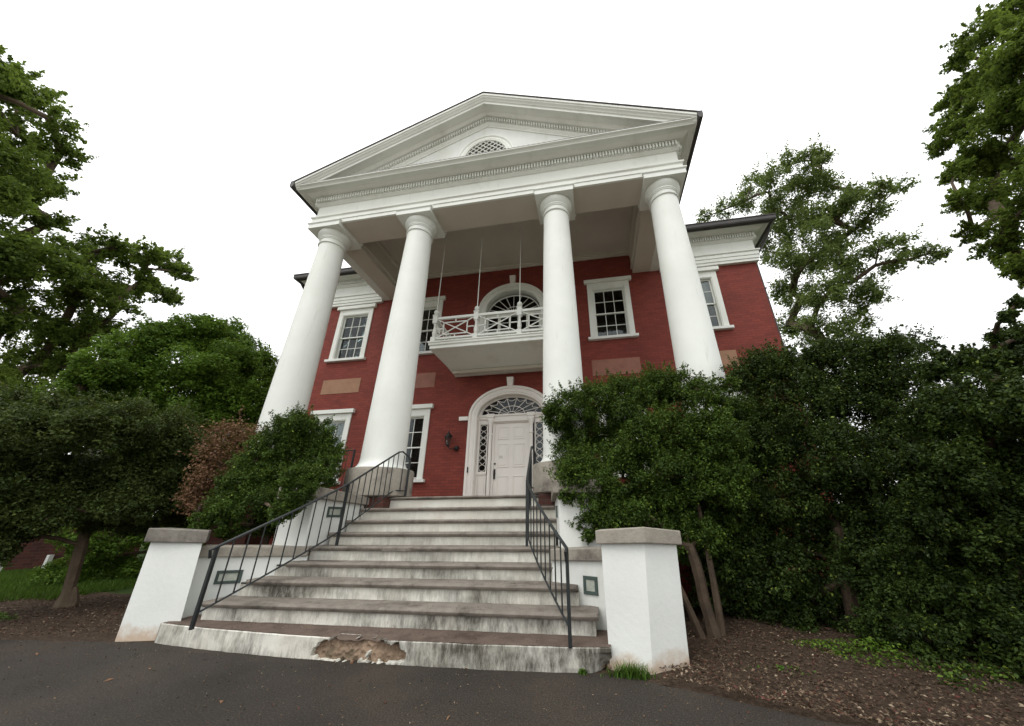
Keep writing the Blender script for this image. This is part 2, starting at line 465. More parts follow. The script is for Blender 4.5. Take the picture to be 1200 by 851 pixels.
def crown(name, blobs, mat, parent, n, leaf, seed=1, sub=9, rough=.33, flat=.85, upw=.35, aspect=.55, grow=1.0, spikes=0, inner=.25):
    """leaves gathered in twigs clumps that cover each blob; uneven outline, gaps between clumps"""
    rs = np.random.default_rng(seed)
    B = np.array(blobs, float); C, Rr = B[:,:3], B[:,3]*grow
    # twig clumps
    cc, cr, cd = [], [], []
    for c, r in zip(C, Rr):
        k = max(4, int(sub*rs.uniform(.8,1.2)))
        d = rs.normal(size=(k,3)); d /= np.linalg.norm(d, axis=1, keepdims=True)
        rad = r*rs.uniform(.45, 1.0, size=(k,1))
        cc.append(c + d*rad*np.array([1,1,flat])); cr.append(r*rs.uniform(rough*.6, rough*1.3, size=k)); cd.append(d)
    cc = np.concatenate(cc); cr = np.concatenate(cr); cd = np.concatenate(cd)
    p = cr**2; p /= p.sum()
    idx = rs.choice(len(cc), size=n, p=p)
    d = rs.normal(size=(n,3)); d /= np.linalg.norm(d, axis=1, keepdims=True)
    rad = cr[idx]*np.where(rs.random(n) < inner, rs.uniform(.1,.8,n), rs.uniform(.75,1.12,n))
    P = cc[idx] + d*rad[:,None]
    if spikes:
        # upright shoots that break the outline
        m = int(n*spikes); j = rs.integers(0, n, m)
        P[j] = cc[idx[j]] + cd[idx[j]]*(cr[idx[j]]*rs.uniform(.9,1.9,m))[:,None] + rs.normal(size=(m,3))*cr[idx[j]][:,None]*.08 + np.array([0,0,1])*(cr[idx[j]]*rs.uniform(0,.7,m))[:,None]
    Nn = d*.8 + rs.normal(size=(n,3))*.55 + np.array([0,0,upw+.35])
    L = leaf*rs.uniform(.65,1.25,n)
    ct = rs.random(len(cc))
    t = np.clip(.5*ct[idx] + .42*rs.random(n), 0, 1)
    t[rs.random(n) < .025] = 1
    return leaf_mesh(name, P, Nn, L, L*aspect*rs.uniform(.8,1.2,n), t, mat, parent, rs)

def limbs(name, base, top, targets, r0, mat, parent, seed=1, rmin=.006, extra=(), jit=.12, n=7, trunk_n=7, flare=1.5, bend=.15):
    """one continuous skeleton: trunk up to 'top', then every target joined to the nearest earlier node"""
    rg = random.Random(seed)
    base, top = Vector(base), Vector(top)
    nodes = []; par = []
    H = (top-base).length
    for i in range(trunk_n):
        t = i/(trunk_n-1)
        p = base.lerp(top, t) + Vector((mnoise.noise(Vector((t*2.3,seed,0))), mnoise.noise(Vector((t*2.3,seed,9))), 0))*bend*H*t*(1.2-t)
        nodes.append(p); par.append(i-1)
    T = sorted([Vector(t[:3]) for t in targets], key=lambda q: (q-nodes[-1]).length)
    ends = []
    for q in T:
        best = min(range(max(1, trunk_n//2), len(nodes)), key=lambda i: (nodes[i]-q).length + max(0, nodes[i].z-q.z)*.6)
        a = nodes[best]; L = (q-a).length
        m = max(2, min(6, int(L/ (H*.12+.05)))); cur = best
        for k in range(1, m+1):
            t = k/m
            p = a.lerp(q, t) + Vector((rg.gauss(0,1), rg.gauss(0,1), rg.gauss(0,.6)))*jit*L/m*(0 if k == m else 1) + Vector((0,0,1))*math.sin(t*PI)*L*.06
            nodes.append(p); par.append(cur); cur = len(nodes)-1
        ends.append(cur)
    cnt = [0]*len(nodes)
    for e in ends:
        i = e
        while i >= 0: cnt[i] += 1; i = par[i]
    tot = max(cnt[0], 1)
    rad = [max(rmin, r0*(max(c, .3)/tot)**.5) for c in cnt]
    kids = {}
    for i, p_ in enumerate(par): kids.setdefault(p_, []).append(i)
    b = MB()
    def run(start, chain):
        while True:
            ks = kids.get(chain[-1], [])
            if not ks: break
            ks = sorted(ks, key=lambda i: -rad[i]); 
            for o_ in ks[1:]: run(None, [chain[-1], o_])
            chain.append(ks[0])
        rr = [rad[i] for i in chain]
        if start is None: rr[0] = rr[1]
        pts = [nodes[i] for i in chain]
        if start == 0:
            rr[0] *= flare
        b.tube(pts, rr, n)
    run(0, [0])
    for pts, r in extra: b.tube(pts, r, n)
    return b.build(name, mat, parent, smooth=True)

# ================================================================== THE MANSION
D = 2.917                       # plane of the brick front; portico columns stand on y = 0
FL = 1.50                       # porch floor
man = thing('brick_mansion', 'red brick mansion with tall white columned portico and pediment', 'mansion', (0, 6, 0))
WX = 7.32
wins = [(s*c, z) for z in (0, 1) for s in (-1, 1) for c in (3.005, 5.52)]
def wz(level): return (5.98, 7.88) if level else (2.15, 4.12)
# ---- front wall with real openings
ops = [(cx-.60, cx+.60, wz(l)[0]+.02, wz(l)[1]-.05) for cx, l in wins]
ARCH = [(1.0, 1.50, 3.80, .72, 4.75), (.93, 5.35, 7.25, .78, 8.15)]      # half width, bottom, springing, rise, rect top
ops += [(-a[0], a[0], a[1], a[4]) for a in ARCH]
xs = sorted({-WX, WX, *[o[0] for o in ops], *[o[1] for o in ops]})
zs = sorted({0, 8.2, *[o[2] for o in ops], *[o[3] for o in ops]})
b = MB()
for x0, x1 in zip(xs, xs[1:]):
    for z0, z1 in zip(zs, zs[1:]):
        xm, zm = (x0+x1)/2, (z0+z1)/2
        if any(o[0] < xm < o[1] and o[2] < zm < o[3] for o in ops): continue
        b.add([(x0,D,z0),(x1,D,z0),(x1,D,z1),(x0,D,z1)], [(0,1,2,3)])
for x0, x1, z0, z1 in ops:
    b.add([(x0,D,z0),(x1,D,z0),(x1,D,z1),(x0,D,z1),(x0,D+.28,z0),(x1,D+.28,z0),(x1,D+.28,z1),(x0,D+.28,z1)],
          [(0,1,5,4),(1,2,6,5),(2,3,7,6),(3,0,4,7)])
for hw, zb, zc, rise, zt in ARCH:                      # brick spandrels over the arches
    K = 24
    for k in range(K):
        t0, t1 = PI*k/K, PI*(k+1)/K
        p0 = (hw*math.cos(t0), zc+rise*math.sin(t0)); p1 = (hw*math.cos(t1), zc+rise*math.sin(t1))
        b.add([(p0[0],D,p0[1]),(p1[0],D,p1[1]),(p1[0],D,zt),(p0[0],D,zt)], [(0,1,2,3)])
for s in (-1, 1):                                       # side walls
    b.add([(s*WX,D,0),(s*WX,15,0),(s*WX,15,8.2),(s*WX,D,8.2)], [(0,1,2,3)])
b.add([(-WX,15,0),(WX,15,0),(WX,15,8.2),(-WX,15,8.2)], [(0,1,2,3)])
# upper strip behind the portico ceiling line
b.add([(-3.82,D,8.2),(3.82,D,8.2),(3.82,D,8.99),(-3.82,D,8.99)], [(0,1,2,3)])
b.build('front_wall', M['red_brick'], man, recalc=False)
# dark interior behind the openings
b = MB(); b.box(-7.2, 7.2, D+1.6, D+1.7, 0, 9); b.box(-7.2, 7.2, D+.3, D+1.6, 5.0, 5.3); b.box(-7.25, 7.25, D+.3, D+1.6, 1.2, 1.4)
for s in (-1, 1): b.box(s*7.25-.02, s*7.25+.02, D+.3, D+1.7, 0, 9); b.box(s*1.6-.03, s*1.6+.03, D+.3, D+1.6, 0, 9)
b.build('interior', M['dark_room'], man)

# ---- sash windows
WG = {}
def window(cx, level):
    z0, z1 = wz(level)
    y = D
    f = MB()
    hx = .635
    # casing: two sides, deep head
    f.box(cx-hx, cx-.485, y-.035, y+.10, z0, z1); f.box(cx+.485, cx+hx, y-.035, y+.10, z0, z1)
    f.box(cx-.485, cx+.485, y-.033, y+.10, z1-.20, z1)
    f.box(cx-.487, cx-.46, y-.018, y+.16, z0, z1-.2); f.box(cx+.46, cx+.487, y-.018, y+.16, z0, z1-.2)
    f.box(cx-.487, cx+.487, y-.018, y+.16, z1-.225, z1-.198)
    win = f.build('window', M['white_paint'], man, bevel=.006)
    b = MB(); b.box(cx-.72, cx+.72, y-.10, y+.05, z1+.002, z1+.125); b.build('lintel', M['white_paint'], win, bevel=.008)
    b = MB(); b.box(cx-.71, cx+.71, y-.11, y+.14, z0-.085, z0-.002); b.build('sill', M['white_stucco'], win, bevel=.008)
    zb, zt = z0+.005, z1-.225; zm = (zb+zt)/2
    for nm, a, c, yy in (('lower_sash', zb, zm+.02, y+.10), ('upper_sash', zm-.02, zt, y+.06)):
        s = MB(); w_ = .04
        s.box(cx-.46, cx-.46+w_, yy, yy+.035, a, c); s.box(cx+.46-w_, cx+.46, yy, yy+.035, a, c)
        s.box(cx-.42, cx+.42, yy, yy+.035, a, a+(.06 if nm == 'lower_sash' else .035)); s.box(cx-.42, cx+.42, yy, yy+.035, c-.035, c)
        for k in (1, 2): s.box(cx-.42+.84*k/3-.009, cx-.42+.84*k/3+.009, yy+.004, yy+.031, a+.03, c-.03)
        s.box(cx-.42, cx+.42, yy+.0045, yy+.0305, (a+c)/2-.009+.008, (a+c)/2+.009+.008)
        s.build(nm, M['white_paint'], win)
        g = MB(); g.box(cx-.43, cx+.43, yy+.014, yy+.018, a+.02, c-.02); g.build('glass', M['window_glass'], win)
    cur = MB()
    if abs(cx) > 4:      # pale blinds drawn behind the wing windows
        V = []; K = 60
        dep = zm+.02 if level else zm-.25
        for k in range(K+1):
            x = cx-.5+1.0*k/K
            for z in (dep, zt+.02): V.append((x, y+.24+.015*math.sin(k*1.1), z))
        cur.add(V, [(2*k,2*k+2,2*k+3,2*k+1) for k in range(K)])
        cur.build('blind', M['curtain'], win, smooth=True)
    return win
for cx, l in wins: window(cx, l)

# ---- stone panels between the storeys
for cx in (-5.49, -3.0, 3.0, 5.49):
    b = MB(); b.box(cx-.66, cx+.66, D-.012, D+.05, 4.79, 5.27)
    b.build('stone_panel', M['tan_stone'] if abs(cx) > 4 else M['painted_stone'], man, bevel=.004,
            label='bare tan stone panel' if abs(cx) > 4 else 'stone panel painted over in brick red')

# ---- arches
def ell(hw, rise, zc, k, K=36): t = PI*k/K; return hw*math.cos(t), zc+rise*math.sin(t)
def arch_band(mb, prof, hw, rise, zc, zb, y):
    """prof: [(distance outwards, depth towards viewer)] swept up one jamb, over the ellipse and down"""
    path = [(hw, zb, 1, 0)]
    K = 36
    for k in range(K+1):
        t = PI*k/K; x, z = hw*math.cos(t), zc+rise*math.sin(t)
        nx, nz = math.cos(t)/hw, math.sin(t)/rise; l = math.hypot(nx, nz); path.append((x, z, nx/l, nz/l))
    path.append((-hw, zb, -1, 0))
    m = len(prof); V = []
    for x, z, nx, nz in path:
        for d, yy in prof: V.append((x+nx*d, y-yy, z+nz*d))
    n = len(path)
    mb.add(V, [(i*m+k, i*m+(k+1)%m, (i+1)*m+(k+1)%m, (i+1)*m+k) for i in range(n-1) for k in range(m)] + [tuple(range(m)), tuple((n-1)*m+k for k in range(m-1,-1,-1))])
BAND = [(-.04,-.12),(-.04,.03),(.0,.04),(.02,.055),(.09,.055),(.11,.045),(.13,.075),(.185,.08),(.20,.05),(.20,-.05)]
def keystone(parent, z0, z1):
    b = MB(); y = D
    b.prism([(-.075,y-.11,z0),(.075,y-.11,z0),(.075,y+.02,z0),(-.075,y+.02,z0)], [(-.10,y-.13,z1),(.10,y-.13,z1),(.10,y+.02,z1),(-.10,y+.02,z1)])
    b.build('keystone', M['door_paint'], parent, bevel=.006)
def fan(parent, hw, rise, zc, y, spokes, mat, inner=.33, loops=True):
    """half-ellipse of glass with radiating bars, a small inner fan and scalloped loops"""
    g = MB(); K = 32
    V = [(0, y+.015, zc)] + [(hw*math.cos(PI*k/K), y+.015, zc+rise*math.sin(PI*k/K)) for k in range(K+1)]
    g.add(V, [(0,k,k+1) for k in range(1, K+1)]); g.build('glass', M['window_glass'], parent, recalc=False)
    m = MB(); r = .011
    for k in range(1, spokes):
        t = PI*k/spokes
        m.tube([(inner*hw*math.cos(t), y, zc+inner*rise*math.sin(t)), (hw*math.cos(t), y, zc+rise*math.sin(t))], r, 6)
    for q in (inner, inner*.35):
        m.tube([(q*hw*math.cos(PI*k/K), y, zc+q*rise*1.15*math.sin(PI*k/K)) for k in range(K+1)], r, 6)
    for k in range(1, spokes*1):
        t = PI*(k+.0)/spokes; m.tube([(inner*.35*hw*math.cos(t), y, zc+inner*.35*rise*math.sin(t)), (inner*hw*math.cos(t), y, zc+inner*rise*math.sin(t))], r*.7, 5)
    if loops:
        for k in range(spokes):
            t0, t1 = PI*k/spokes, PI*(k+1)/spokes; pts = []
            for j in range(7):
                u = j/6; t = t0+(t1-t0)*u; q = .93 - .17*math.sin(PI*u)
                pts.append((q*hw*math.cos(t), y, zc+q*rise*math.sin(t)))
            m.tube(pts, r*.8, 5)
    m.tube([(hw*math.cos(PI*k/K)*.985, y, zc+rise*math.sin(PI*k/K)*.985) for k in range(K+1)], .02, 6)
    m.build('tracery', mat, parent)

# front door arch
b = MB(); arch_band(b, BAND, .99, .66, 3.80, FL, D)
da = b.build('door_arch', M['door_paint'], man)
keystone(da, 4.63, 4.90)
for s in (-1, 1):
    b = MB(); b.box(min(s*1.195, s*1.46), max(s*1.195, s*1.46), D-.07, D+.02, 3.70, 3.81); b.build('impost_block', M['door_paint'], da, bevel=.006)
b = MB(); b.box(-1.115, -1.085, D-.085, D-.07, 2.28, 2.42); b.build('bell_plate', M['black_lantern'], da)
YD = D+.16
# reveal lining
b = MB(); arch_band(b, [(-.05,-.0),(-.04,-.0),(-.04,-.27),(-.05,-.27)], .99, .66, 3.80, FL, D); b.build('arch_lining', M['door_paint'], da)
# transom
b = MB(); b.box(-.95, .95, YD-.04, YD+.08, 3.74, 3.86); b.box(-.96, .96, YD-.07, YD+.08, 3.82, 3.87); b.box(-.6, .6, YD-.06, YD+.05, 3.66, 3.74)
for s in (-1, 1): b.box(s*.575-.11, s*.575+.11, YD-.12, YD, 3.775, 3.88); b.box(s*.575-.085, s*.575+.085, YD-.10, YD, 3.70, 3.775)
b.build('transom', M['door_paint'], man, bevel=.004)
fanp = MB(); arch_band(fanp, [(-.04,-.02),(-.04,.03),(.07,.03),(.07,-.02)], .92, .56, 3.86, 3.86, YD+.02)
fl = fanp.build('fanlight', M['door_paint'], man)
fan(fl, .90, .53, 3.865, YD+.02, 9, M['door_paint'], .42)
# colonettes and sidelights
for s in (-1, 1):
    b = MB(); c = s*.575
    b.lathe(c, YD-.05, [(.075,FL+.02),(.075,FL+.12),(.05,FL+.14),(.05,FL+.2),(.046,3.3),(.06,3.31),(.06,3.33),(.046,3.35),(.05,3.55),(.075,3.62),(.08,3.70)], 20)
    b.build('colonette', M['door_paint'], man, smooth=True)
    x0, x1 = (s*.66, s*.95) if s > 0 else (s*.95, s*.66)
    b = MB(); g0, g1 = min(s*.69, s*.89), max(s*.69, s*.89)
    b.box(x0, g0, YD, YD+.06, FL, 3.74); b.box(g1, x1, YD, YD+.06, FL, 3.74); b.box(g0, g1, YD+.001, YD+.059, FL, 2.32); b.box(g0, g1, YD+.001, YD+.059, 3.61, 3.74)
    b.box(x0, x1, YD-.03, YD+.03, 2.24, 2.30); b.box(g0+.02, g1-.02, YD-.012, YD+.01, 1.72, 2.14)
    sd = b.build('sidelight', M['door_paint'], man, bevel=.003)
    b = MB(); b.box(g0, g1, YD+.035, YD+.04, 2.32, 3.61); b.build('glass', M['window_glass'], sd)
    b = MB(); cx = (g0+g1)/2; hw = (g1-g0)/2
    zc = [2.42, 2.965, 3.51]
    for z in zc: b.tube([(cx+hw*.92*math.cos(2*PI*k/20), YD+.025, z+.085*math.sin(2*PI*k/20)) for k in range(21)], .008, 5, False)
    for z in ((zc[0]+zc[1])/2, (zc[1]+zc[2])/2):
        for sg in (-1, 1):
            for dz in (-1, 1):
                b.tube([(cx+sg*hw*(1-abs(1-2*t)) , YD+.025, z+dz*.185*(1-2*abs(t-.5))*0 + dz*(.185*t*1.0)) for t in [i/10 for i in range(11)]], .007, 5, False)
                b.tube([(cx+sg*hw*math.cos(PI*t/1.0)*.95, YD+.025, z+dz*.09+dz*-.09*math.sin(PI*t)) for t in [i/10 for i in range(11)]], .006, 5, False)
    b.build('tracery', M['door_paint'], sd)
# door leaf with raised panels
b = MB(); b.box(-.465, .465, YD+.03, YD+.075, FL, 3.63)
for s in (-1, 1): b.box(s*.4975-.0325, s*.4975+.0325, YD-.01, YD+.08, FL, 3.66)
b.box(-.465, .465, YD-.01, YD+.08, 3.63, 3.66)
dr = b.build('door', M['door_paint'], man, bevel=.003)
b = MB()
for s in (-1, 1):
    for z0, z1 in ((1.62, 2.20), (2.42, 3.05), (3.17, 3.52)):
        x0, x1 = (.06, .38) if s > 0 else (-.38, -.06)
        # moulded frame round a sunk field
        for a, c, d_, e in ((x0,x1,z0,z0+.025),(x0,x1,z1-.025,z1),(x0,x0+.025,z0+.025,z1-.025),(x1-.025,x1,z0+.025,z1-.025)):
            b.box(a, c, YD+.016, YD+.032, d_, e)
        b.box(x0+.06, x1-.06, YD+.020, YD+.032, z0+.06, z1-.06)
b.build('panel', M['door_paint'], dr, bevel=.004)
b = MB(); b.box(-.455, -.415, YD+.0, YD+.03, 2.12, 2.38); b.tube([(-.435,YD-.05,2.2),(-.435,YD-.05,2.33)], .012, 8); b.bar((-.435,YD+.01,2.2),(-.435,YD-.05,2.2),.015); b.bar((-.435,YD+.01,2.33),(-.435,YD-.05,2.33),.015)
b.tube([(-.435,YD+.03,2.52),(-.435,YD+.01,2.52)], .025, 12)
b.build('handle', M['black_lantern'], dr, bevel=.002)
b = MB(); b.box(-.315, -.225, YD+.012, YD+.0155, 2.66, 2.73); b.build('paper_notice', M['paper'], dr)
# upper arch window with three lights
b = MB(); arch_band(b, BAND, .92, .76, 7.28, 5.40, D)
ua = b.build('arched_window', M['white_paint'], man)
keystone(ua, 8.21, 8.50)
b = MB(); arch_band(b, [(-.05,-.0),(-.04,-.0),(-.04,-.27),(-.05,-.27)], .92, .76, 7.28, 5.4, D); b.build('arch_lining', M['white_paint'], ua)
fan(ua, .86, .70, 7.20, YD, 10, M['white_paint'], .33, False)
b = MB(); b.box(-.88, .88, YD-.05, YD+.06, 7.11, 7.21); b.build('transom', M['white_paint'], ua, bevel=.004)
b = MB()
for x in (-.86, -.46, .46, .86): b.box(x-.045, x+.045, YD-.02, YD+.06, 5.40, 7.11)
for x0, x1, nx in ((-.815,-.505,1),(-.415,.415,3),(.505,.815,1)):
    for k in range(1, nx): b.box(x0+(x1-x0)*k/nx-.01, x0+(x1-x0)*k/nx+.01, YD+.0, YD+.04, 5.4, 7.19)
    for k in range(1, 6): b.box(x0, x1, YD+.002, YD+.038, 5.4+1.79*k/6-.01, 5.4+1.79*k/6+.01)
b.build('sash', M['white_paint'], ua)
b = MB(); b.box(-.82, .82, YD+.018, YD+.022, 5.4, 7.19); b.build('glass', M['window_glass'], ua)

# ---- porch deck and foundation
b = MB(); b.box(-4.75, 4.75, -.20, D, 1.36, FL); b.build('porch_floor', M['grey_stone'], man, bevel=.01)
b = MB(); b.box(-4.7, 4.7, -.12, D, -.1, 1.36); b.build('porch_foundation', M['red_brick'], man)

# ---- columns
XA, XB = 4.173, 1.723
for k, cx in enumerate((-XA, -XB, XB, XA)):
    e = bpy.data.objects.new('column', None); COL.objects.link(e); e.location = (cx, 0, FL); e.parent = man; e.matrix_parent_inverse = wm(man).inverted()
    pr = [(.475,2.0),(.475,2.02),(.43,2.06),(.402,2.12),(.394,2.2)]
    for i in range(1, 15):
        t = i/14; pr.append((.392-.098*(t**1.35), 2.2+(7.66-2.2)*t))
    b = MB(); b.lathe(cx, 0, pr, 64); b.build('shaft', M['column_paint'], e, smooth=True)
    b = MB(); b.lathe(cx, 0, [(.292,7.655),(.318,7.66),(.325,7.675),(.318,7.69),(.296,7.70),(.294,7.80),(.31,7.805),(.313,7.82),(.31,7.83),(.324,7.833),(.326,7.85),(.32,7.865),(.345,7.90),(.375,7.945),(.388,7.99),(.385,8.03)], 64)
    b.box(cx-.445, cx+.445, -.445, .445, 8.035, 8.15)
    b.molding([(-.3,8.15),(0,8.15),(.012,8.165),(.03,8.18),(.03,8.215),(.015,8.225),(-.3,8.225)], [(cx-.44,.46),(cx-.44,-.44),(cx+.44,-.44),(cx+.44,.46)])
    b.build('capital', M['column_paint'], e, smooth=True)
    b = MB(); b.lathe(cx, 0, [(.56,FL+.02),(.585,FL+.04),(.585,1.965),(.57,1.995)], 56); b.build('plinth', M['grey_stone'], e, smooth=True)
    b = MB(); s = 1 if cx > 0 else -1
    x0, x1 = cx-.36, cx+.42
    if s > 0: x0, x1 = cx-.42, cx+.36
    b.box(x0, x1, -.45, .4, 0, FL+.018); b.build('brick_pier', M['raw_brick'], e)

# ---- entablature of the portico
def prof_entab():
    return [(-.25,8.141),(0,8.141),(0,8.25),(.018,8.255),(.018,8.36),(.05,8.385),(.055,8.425),(.0,8.44),(-.03,8.445),(-.03,8.815),(.0,8.825),(.03,8.85),(.05,8.865),(.05,9.03),
            (.125,9.035),(.16,9.05),(.20,9.075),(.225,9.10),(.338,9.10),(.34,9.075),(.368,9.075),(.370,9.10),(.378,9.105),(.395,9.125),(.425,9.14),(.442,9.145),(.443,9.172),(-.25,9.20)]
b = MB()
FX = 4.57
b.molding(prof_entab(), [(-FX,D),(-FX,-.40),(FX,-.40),(FX,D)])
b.build('entablature', M['white_paint'], man)
b = MB()
b.box(-FX+.2, FX-.2, -.36, .36, 8.14, 8.97); b.box(-FX+.02, -3.80, .36, D-.001, 8.142, 8.97); b.box(3.80, FX-.02, .36, D-.001, 8.142, 8.97)
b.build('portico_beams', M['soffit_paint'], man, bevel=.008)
b = MB()   # stepped edge moulding inside the beams, and the ceiling cornice against the wall
b.molding([(0,8.30),(.05,8.30),(.05,8.36),(.02,8.38),(.02,8.80),(.06,8.86),(.06,8.965),(0,8.965)], [(3.80,D-.002),(3.80,.36),(-3.80,.36),(-3.80,D-.002)][::-1][::-1])
b.box(-3.8, 3.8, D-.09, D-.001, 8.90, 8.966)
b.box(-3.8, 3.8, D-.05, D-.0015, 8.86, 8.899)
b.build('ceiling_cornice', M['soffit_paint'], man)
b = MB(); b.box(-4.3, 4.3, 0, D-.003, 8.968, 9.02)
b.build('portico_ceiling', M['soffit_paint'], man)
# dentils: one mesh per course, the pattern of the cornice
def dentils(path, d0, d1, z0, z1, step=.07, wd=.036):
    b = MB()
    for (x0, y0), (x1, y1) in zip(path, path[1:]):
        L = math.hypot(x1-x0, y1-y0); ux, uy = (x1-x0)/L, (y1-y0)/L; nx, ny = uy, -ux
        n = int(L/step)
        for k in range(n):
            s = (k+.5)*L/n; P = []
            for z in (z0, z1):
                for sa, dd in ((-1,d0),(1,d0),(1,d1),(-1,d1)):
                    P.append((x0+ux*(s+sa*wd/2)+nx*dd, y0+uy*(s+sa*wd/2)+ny*dd, z))
            b.add(P, [(0,1,2,3),(7,6,5,4),(0,4,5,1),(1,5,6,2),(2,6,7,3),(3,7,4,0)])
    return b
for seg in ([(-FX,D),(-FX,-.40)], [(-FX,-.40),(FX,-.40)], [(FX,-.40),(FX,D)]): dentils(seg, .045, .112, 8.885, 9.015).build('dentil_course', M['white_paint'], man)
# wings
WF = [(-FX-.02, 2.80), (-7.40, 2.80), (-7.40, 15)]
WFR = [(7.40, 15), (7.40, 2.80), (FX+.02, 2.80)]
for p in (WF[::-1][::-1], WFR):
    path = p if p is WFR else WF
    path = [(x, y) for x, y in path]
    # right-hand side must point outwards
    if path is not None and path[0][0] < 0: path = path[::-1]; sgn = 1
    # left wing runs from the back to the front to the portico; right wing from the portico to the back
    if path[0][0] > 0: path = path[::-1]
    b = MB(); b.molding(prof_entab(), path); b.build('wing_entablature', M['white_paint'], man)
    for sg in zip(path, path[1:]): dentils(sg, .045, .112, 8.885, 9.015).build('dentil_course', M['white_paint'], man)
    b = MB(); b.molding([(.345,9.05),(.40,9.03),(.465,9.06),(.485,9.10),(.485,9.235),(.47,9.25),(.345,9.25)], path); b.build('gutter', M['dark_gutter'], man)
    b = MB(); b.molding([(-.2,8.05),(-.02,8.05),(-.02,8.14),(-.2,8.14)], path); b.build('wall_plate', M['white_paint'], man)
# portico side gutters
for s in (-1, 1):
    path = [(-FX, D-.4), (-FX, -.905)] if s < 0 else [(FX, -.905), (FX, D-.4)]
    b = MB(); b.molding([(.365,9.10),(.39,9.055),(.455,9.06),(.47,9.10),(.475,9.25),(.46,9.262),(.365,9.262)], path); b.build('gutter', M['dark_gutter'], man)
# ---- pediment
APZ, SL = 11.54, .461
b = MB(); zc = 9.2; hx = (APZ-.50-zc)/SL
b.add([(-hx,-.37,zc),(hx,-.37,zc),(0,-.37,APZ-.5),(-hx,-.25,zc),(hx,-.25,zc),(0,-.25,APZ-.5)], [(0,1,2),(5,4,3),(0,3,4,1),(1,4,5,2),(2,5,3,0)])
tym = b.build('tympanum', M['white_stucco'], man)
RP = [(-.2,-.03),(-.885,-.02),(-.89,-.05),(-.885,-.09),(-.86,-.105),(-.855,-.13),(-.82,-.16),(-.80,-.19),(-.785,-.195),(-.775,-.215),(-.775,-.27),(-.745,-.27),(-.742,-.25),(-.58,-.25),(-.56,-.28),(-.52,-.32),(-.43,-.34),(-.43,-.50),(-.41,-.53),(-.39,-.56),(-.39,-.60),(-.2,-.60)]
def rake_pt(s, y, dz, zclip):
    xe = min((APZ+dz-zclip)/SL, 4.93)
    return (s*xe, y, APZ+dz-SL*xe)
b = MB()
for s in (-1, 1):
    A_ = [(0, y, APZ+dz) for y, dz in RP]
    E_ = [rake_pt(s, y, dz, 9.05 if y < -.78 else 9.15) for y, dz in RP]
    m = len(RP)
    b.add(A_+E_, [(k,(k+1)%m,m+(k+1)%m,m+k) for k in range(m)] + [tuple(range(m, 2*m))])
b.build('raking_cornice', M['white_paint'], man)
b = MB()
for s in (-1, 1):
    n = 68
    for k in range(n):
        x = (k+.5)*.066; zt = APZ-.355-SL*x
        if zt < 9.36: continue
        x0, x1 = s*(x-.018), s*(x+.018)
        P = []
        for z_ in (-.10, 0):
            for xx, yy in ((x0,-.49),(x1,-.49),(x1,-.42),(x0,-.42)):
                P.append((xx, yy, APZ-.355-SL*abs(xx)+z_))
        b.add(P, [(0,1,2,3),(7,6,5,4),(0,4,5,1),(1,5,6,2),(2,6,7,3),(3,7,4,0)])
b.build('dentil_course', M['white_paint'], man)
# lunette
b = MB(); arch_band(b, [(-.0,-.05),(0,.02),(.03,.035),(.07,.035),(.085,.02),(.12,.05),(.145,.05),(.15,.0),(.15,-.05)], .62, .72, 9.66, 9.5, -.37)
lun = b.build('lunette', M['white_paint'], man)
b = MB(); K = 24
b.add([(0,-.375,9.5)] + [(.62*math.cos(PI*k/K), -.375, 9.66+.72*math.sin(PI*k/K)) for k in range(K+1)], [(0,k,k+1) for k in range(1, K+1)])
b.build('glass', M['dark_room'], lun, recalc=False)
b = MB(); b.tube([(.60*math.cos(PI*k/K), -.385, 9.66+.70*math.sin(PI*k/K)) for k in range(K+1)], .028, 6)
for k in range(-9, 10):
    for s in (-1, 1):
        pts = []
        for j in range(30):
            t = j/29; x = k*.17 + s*(t-.5)*1.0; z = 9.5+ .9*t
            if (x/.62)**2 + ((z-9.66)/.72)**2 < 1 or (z < 9.66 and abs(x) < .62): pts.append((x, -.382-.002*s, z))
        if len(pts) > 1: b.tube([pts[0], pts[-1]], .014, 5)
b.build('lattice', M['white_paint'], lun)
# lead flashing on the level cornice, slightly ragged
b = MB(); V = []; K = 240; rg = random.Random(3)
for k in range(K+1):
    x = -4.85+9.7*k/K; h = .004+.012*(k % 3 == 0)+.006*rg.random(); V += [(x,-.846,9.168),(x,-.846,9.178+h),(x,-.40,9.21+h*.3)]
b.add(V, [(3*k+j,3*k+3+j,3*k+4+j,3*k+1+j) for k in range(K) for j in (0, 1)])
b.build('flashing', M['lead_grey'], man)
# ---- roofs
b = MB(); z = lambda x, d: APZ+d-SL*abs(x)
for s in (-1, 1):
    P = [(0,-.905,z(0,-.015)),(s*4.99,-.905,z(4.99,-.015)),(s*4.99,6.5,z(4.99,-.015)),(0,6.5,z(0,-.015))]
    Q = [(x, y, zz+.035) for x, y, zz in P]
    b.add(P+Q, [(0,1,2,3),(7,6,5,4),(0,4,5,1),(1,5,6,2),(2,6,7,3),(3,7,4,0)])
b.build('portico_roof', M['roof_slate'], man)
b = MB()
e = .50; x0, x1, y0, y1 = -7.4-e, 7.4+e, 2.8-e, 15+e; zz = 9.24; rz = 11.3
P = [(x0,y0,zz),(x1,y0,zz),(x1,y1,zz),(x0,y1,zz),(-2.0,8.9,rz),(2.0,8.9,rz)]
P += [(x0,y0,zz-.03),(x1,y0,zz-.03),(x1,y1,zz-.03),(x0,y1,zz-.03)]
b.add(P, [(0,1,5,4),(1,2,5),(2,3,4,5),(3,0,4),(0,6,7,1),(1,7,8,2),(2,8,9,3),(3,9,6,0),(9,8,7,6)])
b.build('main_roof', M['roof_slate'], man)
